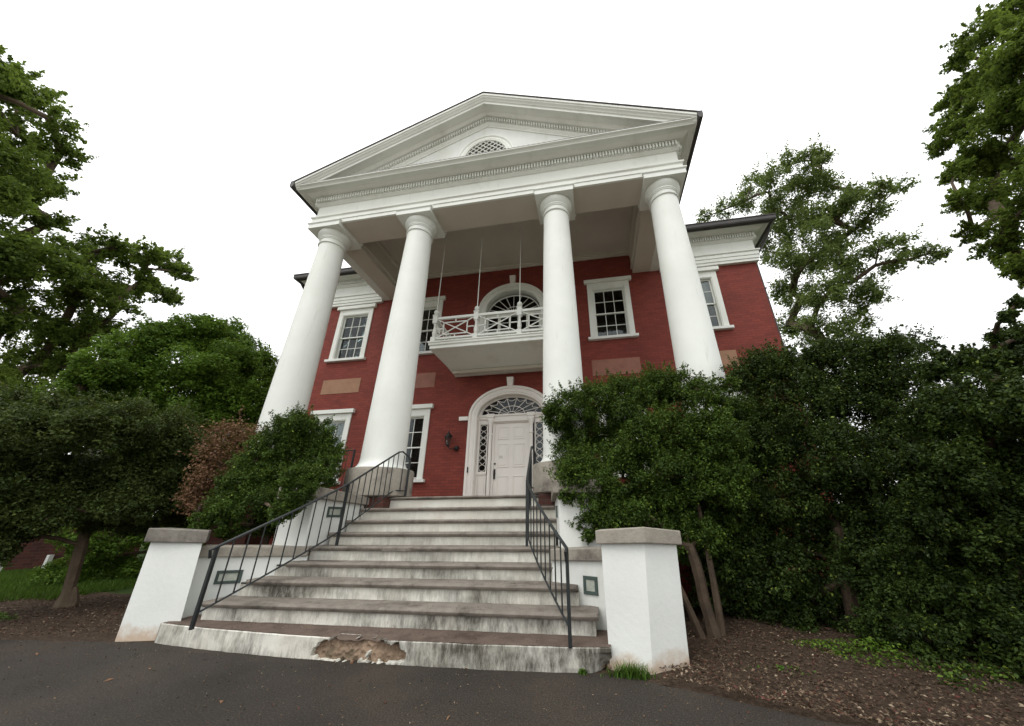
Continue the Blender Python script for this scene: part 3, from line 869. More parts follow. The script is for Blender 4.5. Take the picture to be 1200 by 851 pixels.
# downpipes at the wing corners
for s in (-1, 1):
    b = MB(); b.tube([(s*7.83, 2.62, 9.1),(s*7.75, 2.8, 8.85),(s*7.46, 3.05, 8.35),(s*7.40, 3.08, 8.1),(s*7.40, 3.08, .1)], .045, 10)
    for zz in (7.2, 5.2, 3.2, 1.2): b.box(s*7.40-.06, s*7.40+.06, 3.03, 3.13, zz, zz+.03)
    b.build('downpipe', M['dark_gutter'], man, smooth=True)

# ---- balcony
YB = 1.33
b = MB()
b.prism([(-1.70,YB+.1,5.20),(1.70,YB+.1,5.20),(1.70,D-.001,5.06),(-1.70,D-.001,5.06)], [(-1.70,YB+.1,5.36),(1.70,YB+.1,5.36),(1.70,D-.001,5.36),(-1.70,D-.001,5.36)])
b.molding([(-.2,5.19),(.0,5.19),(.02,5.20),(.02,5.27),(.05,5.30),(.05,5.345),(.07,5.36),(.07,5.395),(-.2,5.40)], [(-1.76,D-.001),(-1.76,YB-.02),(1.76,YB-.02),(1.76,D-.001)])
bal = b.build('balcony', M['white_paint'], man)
b = MB(); b.box(-1.62, 1.62, D-.42, D-.3, 5.0, 5.09); b.build('bearer', M['soffit_paint'], bal)
def post(x, y):
    b = MB()
    b.box(x-.062, x+.062, y-.062, y+.062, 5.395, 5.56)
    b.lathe(x, y, [(.045,5.56),(.03,5.58),(.045,5.61),(.058,5.68),(.05,5.76),(.032,5.86),(.03,5.93),(.045,5.955),(.045,5.98)], 20)
    b.box(x-.062, x+.062, y-.062, y+.062, 5.98, 6.21); b.box(x-.072, x+.072, y-.072, y+.072, 6.21, 6.235)
    b.lathe(x, y, [(.03,6.235),(.03,6.26),(.055,6.28),(.07,6.315),(.07,6.35),(.055,6.385),(.02,6.405)], 20)
    b.build('baluster_post', M['white_paint'], bal, smooth=True)
PX = [-1.735, -.59, .57, 1.735]
for x in PX: post(x, YB+.04)
for s in (-1, 1): post(s*1.735, D-.08)
def chip(x0, y0, x1, y1):
    b = MB(); A = Vector((x0, y0, 0)); B_ = Vector((x1, y1, 0)); d = (B_-A).normalized(); A += d*.06; B_ -= d*.06
    def P(u, z): p = A.lerp(B_, u); return (p.x, p.y, z)
    zb, zt = 5.52, 6.10; r = .026
    b.bar(P(0,zb), P(1,zb), .05); b.bar(P(0,zt+.03), P(1,zt+.03), .06, .07)
    q0, q1, z0, z1 = .18, .82, 5.63, 5.99
    b.bar(P(q0,z0), P(q1,z0), r); b.bar(P(q0,z1), P(q1,z1), r); b.bar(P(q0,z0-r/2), P(q0,z1+r/2), r); b.bar(P(q1,z0-r/2), P(q1,z1+r/2), r)
    b.bar(P(0,zb+.02), P(1,zt), r*.95); b.bar(P(0,zt), P(1,zb+.02), r*.9)
    b.bar(P(.5,zb), P(.5,z0), r); b.bar(P(.5,z1), P(.5,zt), r); zm = (z0+z1)/2
    b.bar(P(0,zm), P(q0,zm), r); b.bar(P(q1,zm), P(1,zm), r)
    b.build('railing_panel', M['white_paint'], bal)
for a, c in zip(PX, PX[1:]): chip(a, YB+.04, c, YB+.04)
for s in (-1, 1): chip(s*1.735, YB+.04, s*1.735, D-.08)
for x in PX:
    b = MB(); b.tube([(x, YB+.04, 6.39), (x, YB+.04, 8.97)], .012, 8); b.build('hanging_rod', M['white_paint'], bal, smooth=True)

# ================================================================== FRONT STEPS
st = thing('front_steps', 'flight of nine stained white steps with grey stone nosings and a crumbling bottom step', 'steps', (0, -1.4, 0))
KY = {1:-2.50, 2:-2.23, 3:-1.94, 4:-1.66, 5:-1.43, 6:-1.15, 7:-.86, 8:-.58, 9:-.28}
KZ = {1:.17, 2:.342, 3:.512, 4:.67, 5:.835, 6:.992, 7:1.155, 8:1.332, 9:1.512}
KXL = {2:-2.19, 3:-2.0, 4:-1.78, 5:-1.70, 6:-1.66, 7:-1.64, 8:-1.63, 9:-1.37}
KXR = {2:2.13, 3:1.93, 4:1.72, 5:1.70, 6:1.66, 7:1.64, 8:1.63, 9:1.37}
def nz(x, y, z, s=1): return mnoise.noise(Vector((x*s, y*s, z*s)))
# bottom step: bowed front, uneven plaster, one broken patch and a broken right corner
def front1(x):
    return -2.555 + .19*(abs(x)/2.45)**1.9 if x < 0 else -2.555 + .075*(x/2.2)**3
b = MB(); tr = MB(); rub = MB()
K = 560; R = 26; V = []; XL, XR_ = -2.44, 2.22
def brk(x, z):      # < 1 inside the broken patch of the face
    return (abs(x+.0)/(.50-1.5*max(0,z-.06)))**2.2 + (abs(z-.095)/.095)**3 + 1.1*nz(x,4,z*1.5,7) + .5*nz(x,1,z,21)
def brktop(x): return max(0, min(1, 1.3-(abs(x+.0)/.42)**2 + .6*nz(x,9,0,8)))
for k in range(K+1):
    x = XL+(XR_-XL)*k/K; yf = front1(x)
    for j in range(R+1):
        t = j/R; z = -.03+.2*t
        dy = .006*nz(x,0,z,9) + .010*nz(x,5,z,3)
        a = brk(x, z)
        if a < 1: dy += .12 if a < .93 else .03
        c = max(0, (x-2.04)/.18)     # knocked-off corner
        if c > 0: dy += .26*c*max(0, 1-1.2*t)*(.8+.3*nz(x,3,z,14))
        if t < .3: dy += .02*max(0, nz(x,1,z,5))*(1-t/.3)
        V.append((x, yf+dy+(.006 if t > .97 else 0), z if j else -.05))
b.add(V, [(k*(R+1)+j,(k+1)*(R+1)+j,(k+1)*(R+1)+j+1,k*(R+1)+j+1) for k in range(K) for j in range(R)])
b.add([(XL,front1(XL),-.05),(XL,-2.0,-.05),(XL,-2.0,.17),(XL,front1(XL),.17)], [(0,1,2,3)])
s1 = b.build('bottom_step', M['stained_riser'], st, smooth=False, recalc=False)
V = []; JJ = 30
for k in range(K+1):
    x = XL+(XR_-XL)*k/K; yf = front1(x); g = brktop(x)
    ye = yf + .012 + .05*g*(.5+.5*nz(x,2,0,9)) + .006*nz(x,0,.17,9)+.010*nz(x,5,.17,3)
    for j in range(JJ+1):
        t = (j/JJ)**1.5; y = ye+(-2.0-ye)*t
        V.append((x, y, .171 + .004*nz(x,y,0,6) + .0015*nz(x,y,0,40) - (.03*g*math.exp(-t*14)*(.6+.6*nz(x,y,3,20)) if g > 0 else 0)))
tr.add(V, [(k*(JJ+1)+j,(k+1)*(JJ+1)+j,(k+1)*(JJ+1)+j+1,k*(JJ+1)+j+1) for k in range(K) for j in range(JJ)])
tr.build('tread', M['tread_stone'], s1, smooth=True, recalc=False)
# exposed rubble in the broken face
V = []; K2, R2 = 190, 36
for k in range(K2+1):
    x = -.62+1.24*k/K2
    for j in range(R2+1):
        t = j/R2; z = -.01+.172*t
        edge = max(0, (abs(x)-.52)/.1)
        rr = abs(nz(x,0,z,16)); rr2 = nz(x,3,z,42)
        yy = front1(x) + .034 + .034*rr + .010*rr2 + .035*brktop(x)*t**2 + .06*edge
        V.append((x, yy, z + .004*nz(x,6,z,30)))
rub.add(V, [(k*(R2+1)+j,(k+1)*(R2+1)+j,(k+1)*(R2+1)+j+1,k*(R2+1)+j+1) for k in range(K2) for j in range(R2)])
rub.build('exposed_rubble', M['rubble_stone'], s1, smooth=True, recalc=False)
b = MB()      # stones showing in the hollow of the right corner
for (x, y, z, r) in ((2.12,-2.36,.03,.05),(2.17,-2.33,.05,.045),(2.08,-2.38,.015,.035),(2.2,-2.38,.02,.03)):
    b.lathe(x, y, [(r*.2,z-r),(r*.85,z-r*.5),(r,z),(r*.8,z+r*.5),(r*.15,z+r*.8)], 8)
b.build('loose_stone', M['rubble_stone'], s1)
for k in range(2, 10):
    y, z, z0 = KY[k], KZ[k], KZ[k-1]
    xl, xr = KXL[k], KXR[k]
    yb = KY[k+1]+.06 if k < 9 else -.19
    b = MB()
    r_l, r_r = xl+.03, xr-.03
    if k in (3, 4): r_l, r_r = -2.08+.16*(k-3), 1.94-.13*(k-3)
    n = 90; V = []
    for i in range(n+1):
        x = r_l+(r_r-r_l)*i/n
        for j in range(4):
            zz = z0-.02+(z-.03-z0)*j/3
            V.append((x, y+.035+.004*nz(x,k,zz,6), zz))
    b.add(V, [(i*4+j,(i+1)*4+j,(i+1)*4+j+1,i*4+j+1) for i in range(n) for j in range(3)])
    for xx in (r_l, r_r): b.add([(xx,y+.035,z0-.02),(xx,yb,z0-.02),(xx,yb,z-.03),(xx,y+.035,z-.03)], [(0,1,2,3)])
    b.add([(r_l,y+.035,z-.03),(r_r,y+.035,z-.03),(r_r,yb,z-.03),(r_l,yb,z-.03)], [(0,1,2,3)])
    sp = b.build('step', M['stained_riser'], st, smooth=True, recalc=False)
    # rounded stone nosing and tread with worn, chipped edge
    b = MB(); V = []; n = 240; th = .055 if k < 9 else .045
    prof = [(.034,-th),(.008,-th*.92),(-.006,-th*.6),(-.008,-th*.35),(.0,-.008),(.016,.0),(.12,.001),(yb-y,.0)]
    for i in range(n+1):
        x = xl+(xr-xl)*i/n
        endr = min(1, min(i, n-i)/3)
        ch = .014*max(0, nz(x,k*7,0,4)-.1) + .004*nz(x,k,3,25)
        if k == 5 and -.62 < x < -.15: ch += .022*(.6+.5*nz(x,1,1,14))
        if k in (4,): ch += .012*max(0, nz(x,9,0,3))
        for q, (dy, dz) in enumerate(prof):
            V.append((x, y+dy+(ch if q in (2,3,4,5) else 0)+(1-endr)*.02*(q < 5), z+dz-(ch*.5 if q in (4,5) else 0)))
    m = len(prof)
    b.add(V, [(i*m+j,(i+1)*m+j,(i+1)*m+j+1,i*m+j+1) for i in range(n) for j in range(m-1)] + [tuple(range(m)), tuple(n*m+j for j in range(m-1,-1,-1))])
    b.build('nosing', M['nosing_stone'], sp, smooth=True, recalc=False)

# ---- cheek walls, low splayed walls, end pillars
def step_light(parent, c, u, nrm, w=.27, h=.145):
    """recessed brick light: frame and pale lens; c centre, u unit along the wall, nrm outward"""
    c, u, nn = Vector(c), Vector(u).normalized(), Vector(nrm).normalized(); z = Vector((0,0,1))
    def bx(mb, a0, a1, z0, z1, d0, d1):
        P = [c+u*a+z*zz+nn*d for zz in (z0, z1) for a, d in ((a0,d0),(a1,d0),(a1,d1),(a0,d1))]
        mb.add(P, [(3,2,1,0),(4,5,6,7),(0,1,5,4),(1,2,6,5),(2,3,7,6),(3,0,4,7)])
    f = MB(); t = .032
    bx(f, -w/2, w/2, -h/2, -h/2+t, -.02, .014); bx(f, -w/2, w/2, h/2-t, h/2, -.02, .014)
    bx(f, -w/2, -w/2+t, -h/2+t, h/2-t, -.02, .014); bx(f, w/2-t, w/2, -h/2+t, h/2-t, -.02, .014)
    fr = f.build('step_light', M['lamp_frame'], parent, bevel=.003)
    l = MB(); bx(l, -w/2+t, w/2-t, -h/2+t, h/2-t, -.02, .006); l.build('lens', M['lamp_lens'], fr)
for s in (-1, 1):
    side = 'left' if s < 0 else 'right'
    ch = thing('cheek_wall', ('tall white wall beside the upper steps, half hidden under the small round bush' if s < 0 else
                              'tall white wall beside the upper steps, wedged against the big boxwood'), 'wall', (s*1.95, -.8, 0), 'walls flanking the upper steps')
    Q = [(-2.25,-1.44),(-1.75,-1.44),(-1.62,-.47),(-2.2,-.47)] if s < 0 else [(1.72,-1.47),(2.2,-1.47),(2.2,-.47),(1.56,-.47)]
    Z0 = [1.45,1.45,1.385,1.385]
    b = MB(); b.prism([(x, y, 0) for x, y in Q], [(x, y, z) for (x, y), z in zip(Q, Z0)]); b.build('wall', M['white_stucco'], ch, bevel=.01)
    O = [(Q[0][0]-.06,Q[0][1]-.07),(Q[1][0]+(.06 if s < 0 else .06)*1,Q[1][1]-.07),(Q[2][0]+.06,Q[2][1]+.03),(Q[3][0]-.06,Q[3][1]+.03)]
    b = MB(); b.prism([(x, y, z-.003) for (x, y), z in zip(O, Z0)], [(x, y, z+(.155 if i < 2 else .115)) for i, ((x, y), z) in enumerate(zip(O, Z0))])
    b.build('coping', M['grey_stone'], ch, bevel=.012)
    step_light(ch, (-1.70, -1.05, 1.27) if s < 0 else (1.655, -1.05, 1.24), (.13,.97,0) if s < 0 else (-.16,1,0), (1,-.13,0) if s < 0 else (-1,-.16,0))
    # low splayed wall
    lw = thing('low_wall', ('low white splayed wall between the left pillar and the steps, under a flat stone coping' if s < 0 else
                            'low white splayed wall squeezed between the steps and the right pillar'), 'wall', (s*2.1, -1.8, 0), 'low walls joining the pillars to the steps')
    A_, B_ = (Vector((-2.78,-2.02,0)), Vector((-1.66,-1.44,0))) if s < 0 else (Vector((2.26,-1.99,0)), Vector((1.64,-1.66,0)))
    u = (B_-A_).normalized(); nn = Vector((-u.y, u.x, 0)); 
    if nn.dot(Vector((-s,-1,0))) < 0: nn = -nn
    def slab(mb, d0, d1, za0, za1, zb0, zb1):
        P = [A_+nn*d0+Vector((0,0,za0)), B_+nn*d0+Vector((0,0,zb0)), B_-nn*d1+Vector((0,0,zb0)), A_-nn*d1+Vector((0,0,za0)),
             A_+nn*d0+Vector((0,0,za1)), B_+nn*d0+Vector((0,0,zb1)), B_-nn*d1+Vector((0,0,zb1)), A_-nn*d1+Vector((0,0,za1))]
        mb.add(P, [(3,2,1,0),(4,5,6,7),(0,1,5,4),(1,2,6,5),(2,3,7,6),(3,0,4,7)])
    b = MB(); slab(b, 0, .28, -.05, .75, -.05, .72); b.build('wall', M['white_stucco'], lw, bevel=.006)
    b = MB(); slab(b, .035, .32, .75, .872, .72, .835); b.build('coping', M['grey_stone'], lw, bevel=.01)
    f = .36 if s < 0 else .31
    c = A_.lerp(B_, f); step_light(lw, (c.x, c.y, .52), u, nn, .27 if s < 0 else .165, .145 if s < 0 else .165)
# pillars (each settled a little differently)
def pillar(bot, top, zc, zt, over, label, capmat='grey_stone'):
    cx = sum(p[0] for p in bot)/len(bot); cy = sum(p[1] for p in bot)/len(bot)
    t = thing('end_pillar', label, 'pillar', (cx, cy, 0), 'pillars at the foot of the steps')
    n = len(bot); b = MB(); V = []; K = 14; S = 10
    for j in range(K+1):
        tt = j/K
        for i in range(n):
            for q in range(S):
                w_ = q/S
                p = [bot[i][a]*(1-w_)+bot[(i+1)%n][a]*w_ for a in (0,1)]; r = [top[i][a]*(1-w_)+top[(i+1)%n][a]*w_ for a in (0,1)]
                zz = -.06+(zc[i]*(1-w_)+zc[(i+1)%n]*w_+.06)*tt
                x, y = p[0]+(r[0]-p[0])*tt, p[1]+(r[1]-p[1])*tt
                V.append((x+.004*nz(x,y,zz,3)*(q > 0), y+.004*nz(x+5,y,zz,3)*(q > 0), zz))
    m = n*S
    b.add(V, [(j*m+i, j*m+(i+1)%m, (j+1)*m+(i+1)%m, (j+1)*m+i) for j in range(K) for i in range(m)])
    b.build('shaft', M['pillar_stucco'], t, smooth=True, bevel=0)
    mx = sum(p[0] for p in top)/n; my = sum(p[1] for p in top)/n
    o = []
    for p in top:
        d = Vector((p[0]-mx, p[1]-my)); o.append((mx+d.x*(1+over/d.length), my+d.y*(1+over/d.length)))
    b = MB(); b.prism([(x, y, z-.002) for (x, y), z in zip(o, zc)], [(x, y, z) for (x, y), z in zip(o, zt)])
    b.build('cap', M[capmat], t, bevel=.01)
    return t
pillar([(-2.92,-2.38),(-2.30,-2.27),(-2.78,-1.88),(-3.2,-2.0)], [(-2.955,-2.38),(-2.375,-2.27),(-2.85,-1.88),(-3.25,-2.0)],
       [.945,.925,.925,.945], [1.09,1.055,1.05,1.085], .065, 'white pillar with dark lichen-stained cap at the left foot of the steps', 'lichen_stone')
pillar([(2.20,-2.40),(2.53,-2.46),(2.86,-2.25),(2.78,-1.92),(2.26,-1.92)], [(2.20,-2.40),(2.585,-2.46),(2.90,-2.25),(2.80,-1.92),(2.24,-1.92)],
       [.935,.95,.92,.92,.93], [1.05,1.083,1.04,1.035,1.045], .055, 'white pillar with pale stone cap and rusty foot at the right of the steps')

# ---- handrails
def rail(s):
    t = thing('iron_handrail', 'black iron handrail on the left side of the steps, below the round bush' if s < 0 else 'black iron handrail in front of the door on the right side of the steps', 'handrail', (s*1.5, -1.3, .8), 'handrails of the front steps')
    # plan curve x(y) : wide at the foot, straight above
    mid, peak, end, ye = (1.36, 1.24, 1.09, -.16) if s < 0 else (1.285, 1.17, 1.205, -.12)
    def X(y):
        if y > -1.3: return s*(mid - (mid-peak)*(y+1.3)/1.0)
        u = (-1.3-y)/1.2; return s*(mid+(1.885-mid)*u**1.2)
    def ztop(y): 
        return .905 + (2.27-.905)*((y+2.5)/2.2)
    def zbot(y): return .30 + (1.62-.30)*((y+2.5)/2.2)
    ys = [-2.5+2.2*i/22 for i in range(23)]
    tp = [(X(-2.5)+s*-.005, -2.57, .875)] + [(X(y), y, ztop(y)) for y in ys] + [(s*(peak*.7+end*.3),-.26,2.285),(s*end,ye-.01,2.185),(s*end,ye,2.13)]
    tp = [(X(-2.5), -2.545, .80)] + tp
    b = MB(); b.tube(tp, .0155, 8); b.build('top_rail', M['iron_paint'], t, smooth=True)
    b = MB(); b.tube([(X(y), y, zbot(y)) for y in ys] + [(s*end,ye,1.62)], .010, 6); b.build('bottom_rail', M['iron_paint'], t, smooth=True)
    for y, zb, zt in ((-2.5, .165, ztop(-2.5)), (-1.31, .83, ztop(-1.31)), (ye, FL, 2.16)):
        b = MB(); x = X(y) if y < -.2 else s*end
        b.box(x-.015, x+.015, y-.015, y+.015, zb, zt-.005); b.build('post', M['iron_paint'], t)
    ny = 19
    for k in range(1, ny+1):
        y = -2.5+2.2*k/(ny+.0)
        if abs(y+1.31) < .05: continue
        b = MB(); b.tube([(X(y), y, zbot(y)), (X(y), y, ztop(y))], .0075, 6, False); b.build('baluster', M['iron_paint'], t, smooth=True)
    for k in (1,):
        y = (-.3+ye)/2; b = MB(); b.tube([(s*(peak+end)/2, y, 1.62), (s*(peak+end)/2, y, 2.22)], .0075, 6, False); b.build('baluster', M['iron_paint'], t, smooth=True)
rail(-1); rail(1)
# short porch railing between the two left columns
t = thing('porch_railing', 'short black iron railing between the two left columns on the porch', 'railing', (-2.9, .0, FL))
b = MB(); b.tube([(-3.6,0,2.40),(-2.36,0,2.40)], .013, 6); b.build('top_rail', M['iron_paint'], t)
b = MB(); b.tube([(-3.6,0,1.62),(-2.36,0,1.62)], .011, 6); b.build('bottom_rail', M['iron_paint'], t)
for x in (-3.6, -2.36):
    b = MB(); b.box(x-.014, x+.014, -.014, .014, FL, 2.41); b.build('post', M['iron_paint'], t)
for k in range(1, 9):
    x = -3.6+1.24*k/9; b = MB(); b.tube([(x,0,1.62),(x,0,2.40)], .006, 5, False); b.build('baluster', M['iron_paint'], t)

# ---- wall lantern
t = thing('wall_lantern', 'small black carriage lantern on the brick wall left of the front door', 'lantern', (-1.6, D, 3.1))
LX, LY = -1.66, D-.20
b = MB(); b.lathe(-1.47, D-.03, [(.0,2.86),(.055,2.88),(.075,2.93),(.055,2.98),(.0,3.0)], 14)
b.tube([(-1.49,D-.02,2.93),(-1.53,D-.10,2.90),(-1.60,D-.17,2.90),(LX,LY,2.97)], .014, 8); b.build('bracket', M['black_lantern'], t, smooth=True)
b = MB(); b.lathe(LX, LY, [(.02,2.96),(.05,2.98),(.055,3.0),(.05,3.01)], 6); b.lathe(LX, LY, [(.12,3.22),(.10,3.25),(.05,3.31),(.02,3.33),(.025,3.35),(.012,3.39)], 6)
for k in range(6):
    a = PI*k/3; b.tube([(LX+.05*math.cos(a),LY+.05*math.sin(a),3.0),(LX+.10*math.cos(a),LY+.10*math.sin(a),3.23)], .007, 5)
b.build('cage', M['black_lantern'], t)
b = MB(); b.lathe(LX, LY, [(.045,3.01),(.09,3.22)], 6); b.build('glass', M['window_glass'], t)

# ================================================================== TREES AND SHRUBS
TREE_A = [[-17.49,-2.16,15.63,0.69],[-19.09,-1.23,16.88,0.73],[-15.79,-1.3,14.21,0.58],[-18.98,-0.78,14.95,0.63],[-16.28,-0.58,13.58,0.54],[-16.68,-0.35,12.4,0.59],[-18.34,-0.26,12.21,0.71],[-16.44,0.22,11.11,0.42],[-17.13,-0.09,9.75,0.86],[-14.88,0.06,8.82,0.84],[-17.43,1.54,10.87,0.79],[-16.38,1.84,9.72,0.91],[-16.0,0.53,7.63,0.93],[-17.34,2.14,8.47,1.01],[-15.54,1.41,10.88,0.47],[-15.91,2.08,11.12,0.5],[-14.54,1.98,10.82,0.44],[-15.26,2.97,11.57,0.55],[-14.32,3.04,10.8,0.36],[-14.95,2.32,9.89,0.49],[-16.38,3.82,10.54,0.44],[-15.13,2.11,8.96,0.65],[-15.93,2.33,7.69,0.75],[-18.04,2.45,6.86,0.85],[-18.1,2.1,5.7,0.67],[-16.85,2.62,6.49,0.49],[-17.66,-2.43,14.66,1.29],[-16.43,-1.66,11.25,1.37],[-15.73,-0.83,7.88,1.43],[-16.95,4.61,10.94,0.27],[-16.68,0.85,5.4,0.96],[-14.79,1.26,4.58,0.43]]
TREE_I = [[12.29,16.17,23.18,0.5],[13.87,15.9,23.51,0.73],[14.87,14.76,22.91,0.8],[15.86,15.22,25.09,0.71],[15.44,12.32,22.32,0.71],[17.17,12.85,23.92,0.72],[17.79,12.06,22.84,0.68],[17.43,10.79,21.38,0.36],[18.07,12.54,21.22,0.87],[17.6,13.74,21.99,1.04],[15.86,14.05,21.05,1.06],[14.43,13.79,19.05,0.78],[16.88,14.24,19.47,1.13],[17.51,12.49,18.62,0.92],[18.27,11.84,18.46,0.62],[19.29,11.88,19.38,0.62],[18.57,10.05,17.5,0.54],[20.53,10.91,18.42,0.4],[19.19,11.7,17.42,0.67],[18.71,12.56,17.07,0.79],[16.84,11.81,14.72,0.83],[17.15,13.9,16.52,0.96],[15.03,13.16,15.52,0.85],[17.72,10.6,14.07,0.52],[19.93,11.7,14.74,0.54],[20.32,11.32,13.86,0.44],[20.69,10.99,13.51,0.35],[18.77,11.22,13.61,0.38],[17.03,11.98,13.04,0.88],[15.62,12.06,12.43,0.82],[15.79,14.29,13.68,0.85],[18.14,12.79,12.34,0.6],[17.71,13.59,11.49,0.63],[16.02,12.79,10.37,0.72],[14.98,13.28,11.03,0.77],[14.92,14.82,12.24,0.67],[15.32,15.16,15.03,0.61],[19.41,12.64,13.82,0.4],[16.4,12.01,16.57,0.79],[14.83,14.32,17.62,0.62]]
TREE_J = [[11.46,-0.81,10.81,0.31],[10.59,-0.84,10.1,0.34],[10.64,-0.41,10.24,0.21],[10.13,-1.3,8.77,0.36],[10.82,-0.44,9.48,0.39],[10.9,0.15,9.97,0.28],[10.59,0.32,9.27,0.25],[10.48,0.61,8.86,0.22],[10.54,-0.06,8.79,0.36],[10.19,-0.72,8.03,0.37],[10.56,0.2,7.97,0.39],[9.65,-0.08,7.42,0.19],[10.8,0.04,7.55,0.39],[9.37,-0.1,6.63,0.18],[10.5,0.43,7.03,0.34],[9.76,-0.35,5.95,0.28],[9.71,0.27,6.2,0.18],[9.72,0.11,5.63,0.24],[10.26,0.39,5.39,0.22],[9.51,0.01,4.96,0.11],[10.64,-0.99,8.16,0.58],[9.86,-0.93,6.23,0.52],[9.92,-0.29,5.04,0.42]]
TREE_B = [[-10.57,0.63,5.63,0.58],[-10.24,0.16,4.87,0.52],[-10.69,1.12,6.18,0.59],[-10.71,0.2,4.21,0.51],[-10.86,1.12,4.81,0.88],[-10.59,1.36,6.6,0.44],[-9.97,1.7,6.73,0.58],[-10.18,2.64,6.94,0.77],[-9.47,2.98,6.38,0.78],[-9.33,3.6,5.65,0.67],[-9.48,2.17,5.4,1.15],[-10.17,1.73,4.72,1.06],[-8.65,2.89,4.45,0.96],[-11.31,1.19,3.84,0.85],[-9.17,2.33,3.52,1.08],[-9.73,1.56,3.13,0.96],[-8.28,3.01,3.1,0.92],[-10.58,0.03,3.27,0.62]]
TREE_C = [[-6.32,-2.31,2.49,0.33],[-6.1,-2.05,2.68,0.36],[-5.19,-2.03,2.5,0.36],[-5.28,-1.48,2.64,0.41],[-5.04,-0.99,2.44,0.38],[-5.11,-0.51,2.06,0.3],[-5.13,-1.04,1.85,0.36],[-5.54,-1.35,1.83,0.39],[-6.07,-1.55,1.82,0.38],[-6.11,-1.98,1.78,0.39],[-5.7,-2.31,1.29,0.26],[-5.88,-2.4,1.96,0.35],[-5.54,-1.97,1.41,0.23],[-4.87,-1.53,1.42,0.26],[-5.73,-2.95,2.3,0.39],[-5.73,-2.64,1.49,0.39],[-4.81,-0.94,1.44,0.21],[-5.31,-1.7,1.3,0.18],[-4.86,-0.4,1.6,0.2],[-6.69,-2.44,2.87,0.24],[-5.75,-2.05,0.97,0.19],[-5.47,-2.33,0.79,0.2],[-5.19,-0.78,1.07,0.21],[-5.57,-1.4,1.16,0.17],[-5.29,-2.09,1.16,0.14],[-5.17,-0.46,1.24,0.21],[-6.12,-2.07,1.19,0.27],[-5.62,-0.92,1.11,0.14]]
BUSH_D = [[-2.8,-1.04,2.63,0.29],[-2.58,-0.81,2.6,0.27],[-2.95,-1.2,2.31,0.27],[-2.33,-0.72,2.31,0.24],[-2.7,-0.84,2.23,0.37],[-3.03,-1.34,2.02,0.26],[-2.7,-1.13,1.78,0.34],[-2.19,-0.94,1.85,0.25],[-3.02,-1.49,1.63,0.24],[-2.96,-1.63,1.33,0.23],[-2.72,-1.42,1.39,0.3],[-2.52,-0.96,1.47,0.27],[-2.83,-1.06,1.1,0.2],[-2.91,-1.51,1.05,0.16],[-2.84,-1.08,2.62,0.18],[-3.2,-1.67,1.17,0.14],[-2.1,-0.83,2.07,0.13],[-1.78,-1.72,1.53,0.19],[-1.75,-1.63,1.68,0.13],[-1.85,-1.74,1.37,0.16],[-1.96,-1.72,1.26,0.16],[-1.69,-1.57,1.77,0.13],[-1.84,-1.78,1.69,0.17]]
BUSH_E = [[-4.11,-0.79,2.68,0.16],[-3.98,-1.16,2.51,0.18],[-3.98,-1.26,2.2,0.17],[-4.08,-0.86,2.13,0.21],[-3.91,-1.34,1.85,0.14],[-4.23,-1.15,1.62,0.14],[-3.95,-1.33,1.41,0.11],[-3.78,-0.92,2.4,0.16],[-3.85,-1.16,1.8,0.17],[-4.15,-0.95,1.49,0.17],[-3.71,-0.85,2.12,0.13],[-4.25,-0.95,2.72,0.11]]
BUSH_H = [[4.72,-0.57,3.2,0.25],[4.98,-0.64,3.37,0.24],[5.17,-0.9,3.17,0.24],[5.34,-1.21,3.15,0.21],[5.54,-1.26,3.23,0.18],[5.99,-1.05,3.23,0.22],[5.8,-1.66,3.01,0.17],[6.38,-1.33,3.19,0.16],[4.88,-0.53,2.78,0.38],[5.16,-1.04,2.6,0.39],[5.65,-1.09,2.61,0.37],[5.83,-1.49,2.52,0.32],[4.44,-0.66,2.12,0.39],[4.9,-0.77,1.97,0.42],[5.15,-1.36,1.86,0.37],[5.72,-1.3,1.85,0.35],[4.37,-0.12,1.46,0.38],[4.6,-0.82,1.31,0.37],[5.22,-0.72,1.21,0.4],[5.48,-1.17,1.2,0.34],[4.3,-0.75,0.81,0.27],[4.92,-0.42,0.69,0.31],[4.99,-1.26,0.68,0.28],[4.07,-0.59,0.9,0.26],[5.63,-0.74,0.54,0.27],[4.46,-0.77,0.35,0.16],[5.22,-0.63,0.17,0.21],[4.76,-0.61,0.16,0.12],[3.76,-0.71,0.61,0.28],[3.98,-0.77,0.35,0.28],[4.21,-0.74,0.08,0.22],[3.73,-0.73,1.01,0.26],[4.33,-1.01,-0.01,0.14],[3.84,-0.63,-0.08,0.18],[3.5,-0.73,0.33,0.19],[4.18,-0.93,0.64,0.27],[4.57,-0.88,0.29,0.24],[4.75,-1.02,0.0,0.12],[3.99,-0.8,1.32,0.29]]
BUSH_K = [[5.84,-2.16,2.56,0.15],[5.87,-2.36,2.52,0.12],[5.82,-2.58,2.38,0.13],[6.15,-2.53,2.63,0.1],[5.78,-2.88,2.73,0.05],[6.06,-2.76,2.91,0.05],[5.88,-2.62,2.65,0.05],[5.63,-2.27,2.08,0.26],[5.65,-2.64,1.97,0.23],[5.34,-2.26,1.54,0.28],[5.75,-2.3,1.52,0.29],[5.25,-2.03,1.04,0.26],[5.65,-2.0,0.97,0.3],[5.81,-2.32,1.18,0.32],[5.23,-1.61,0.5,0.26],[5.38,-1.83,0.48,0.26],[5.53,-2.07,0.47,0.27],[4.94,-1.9,0.17,0.16],[5.38,-1.79,0.09,0.19],[5.4,-2.28,0.23,0.22],[5.78,-2.83,1.91,0.29],[6.38,-2.57,2.59,0.23],[4.77,-1.59,0.21,0.15],[4.92,-1.48,0.02,0.11]]
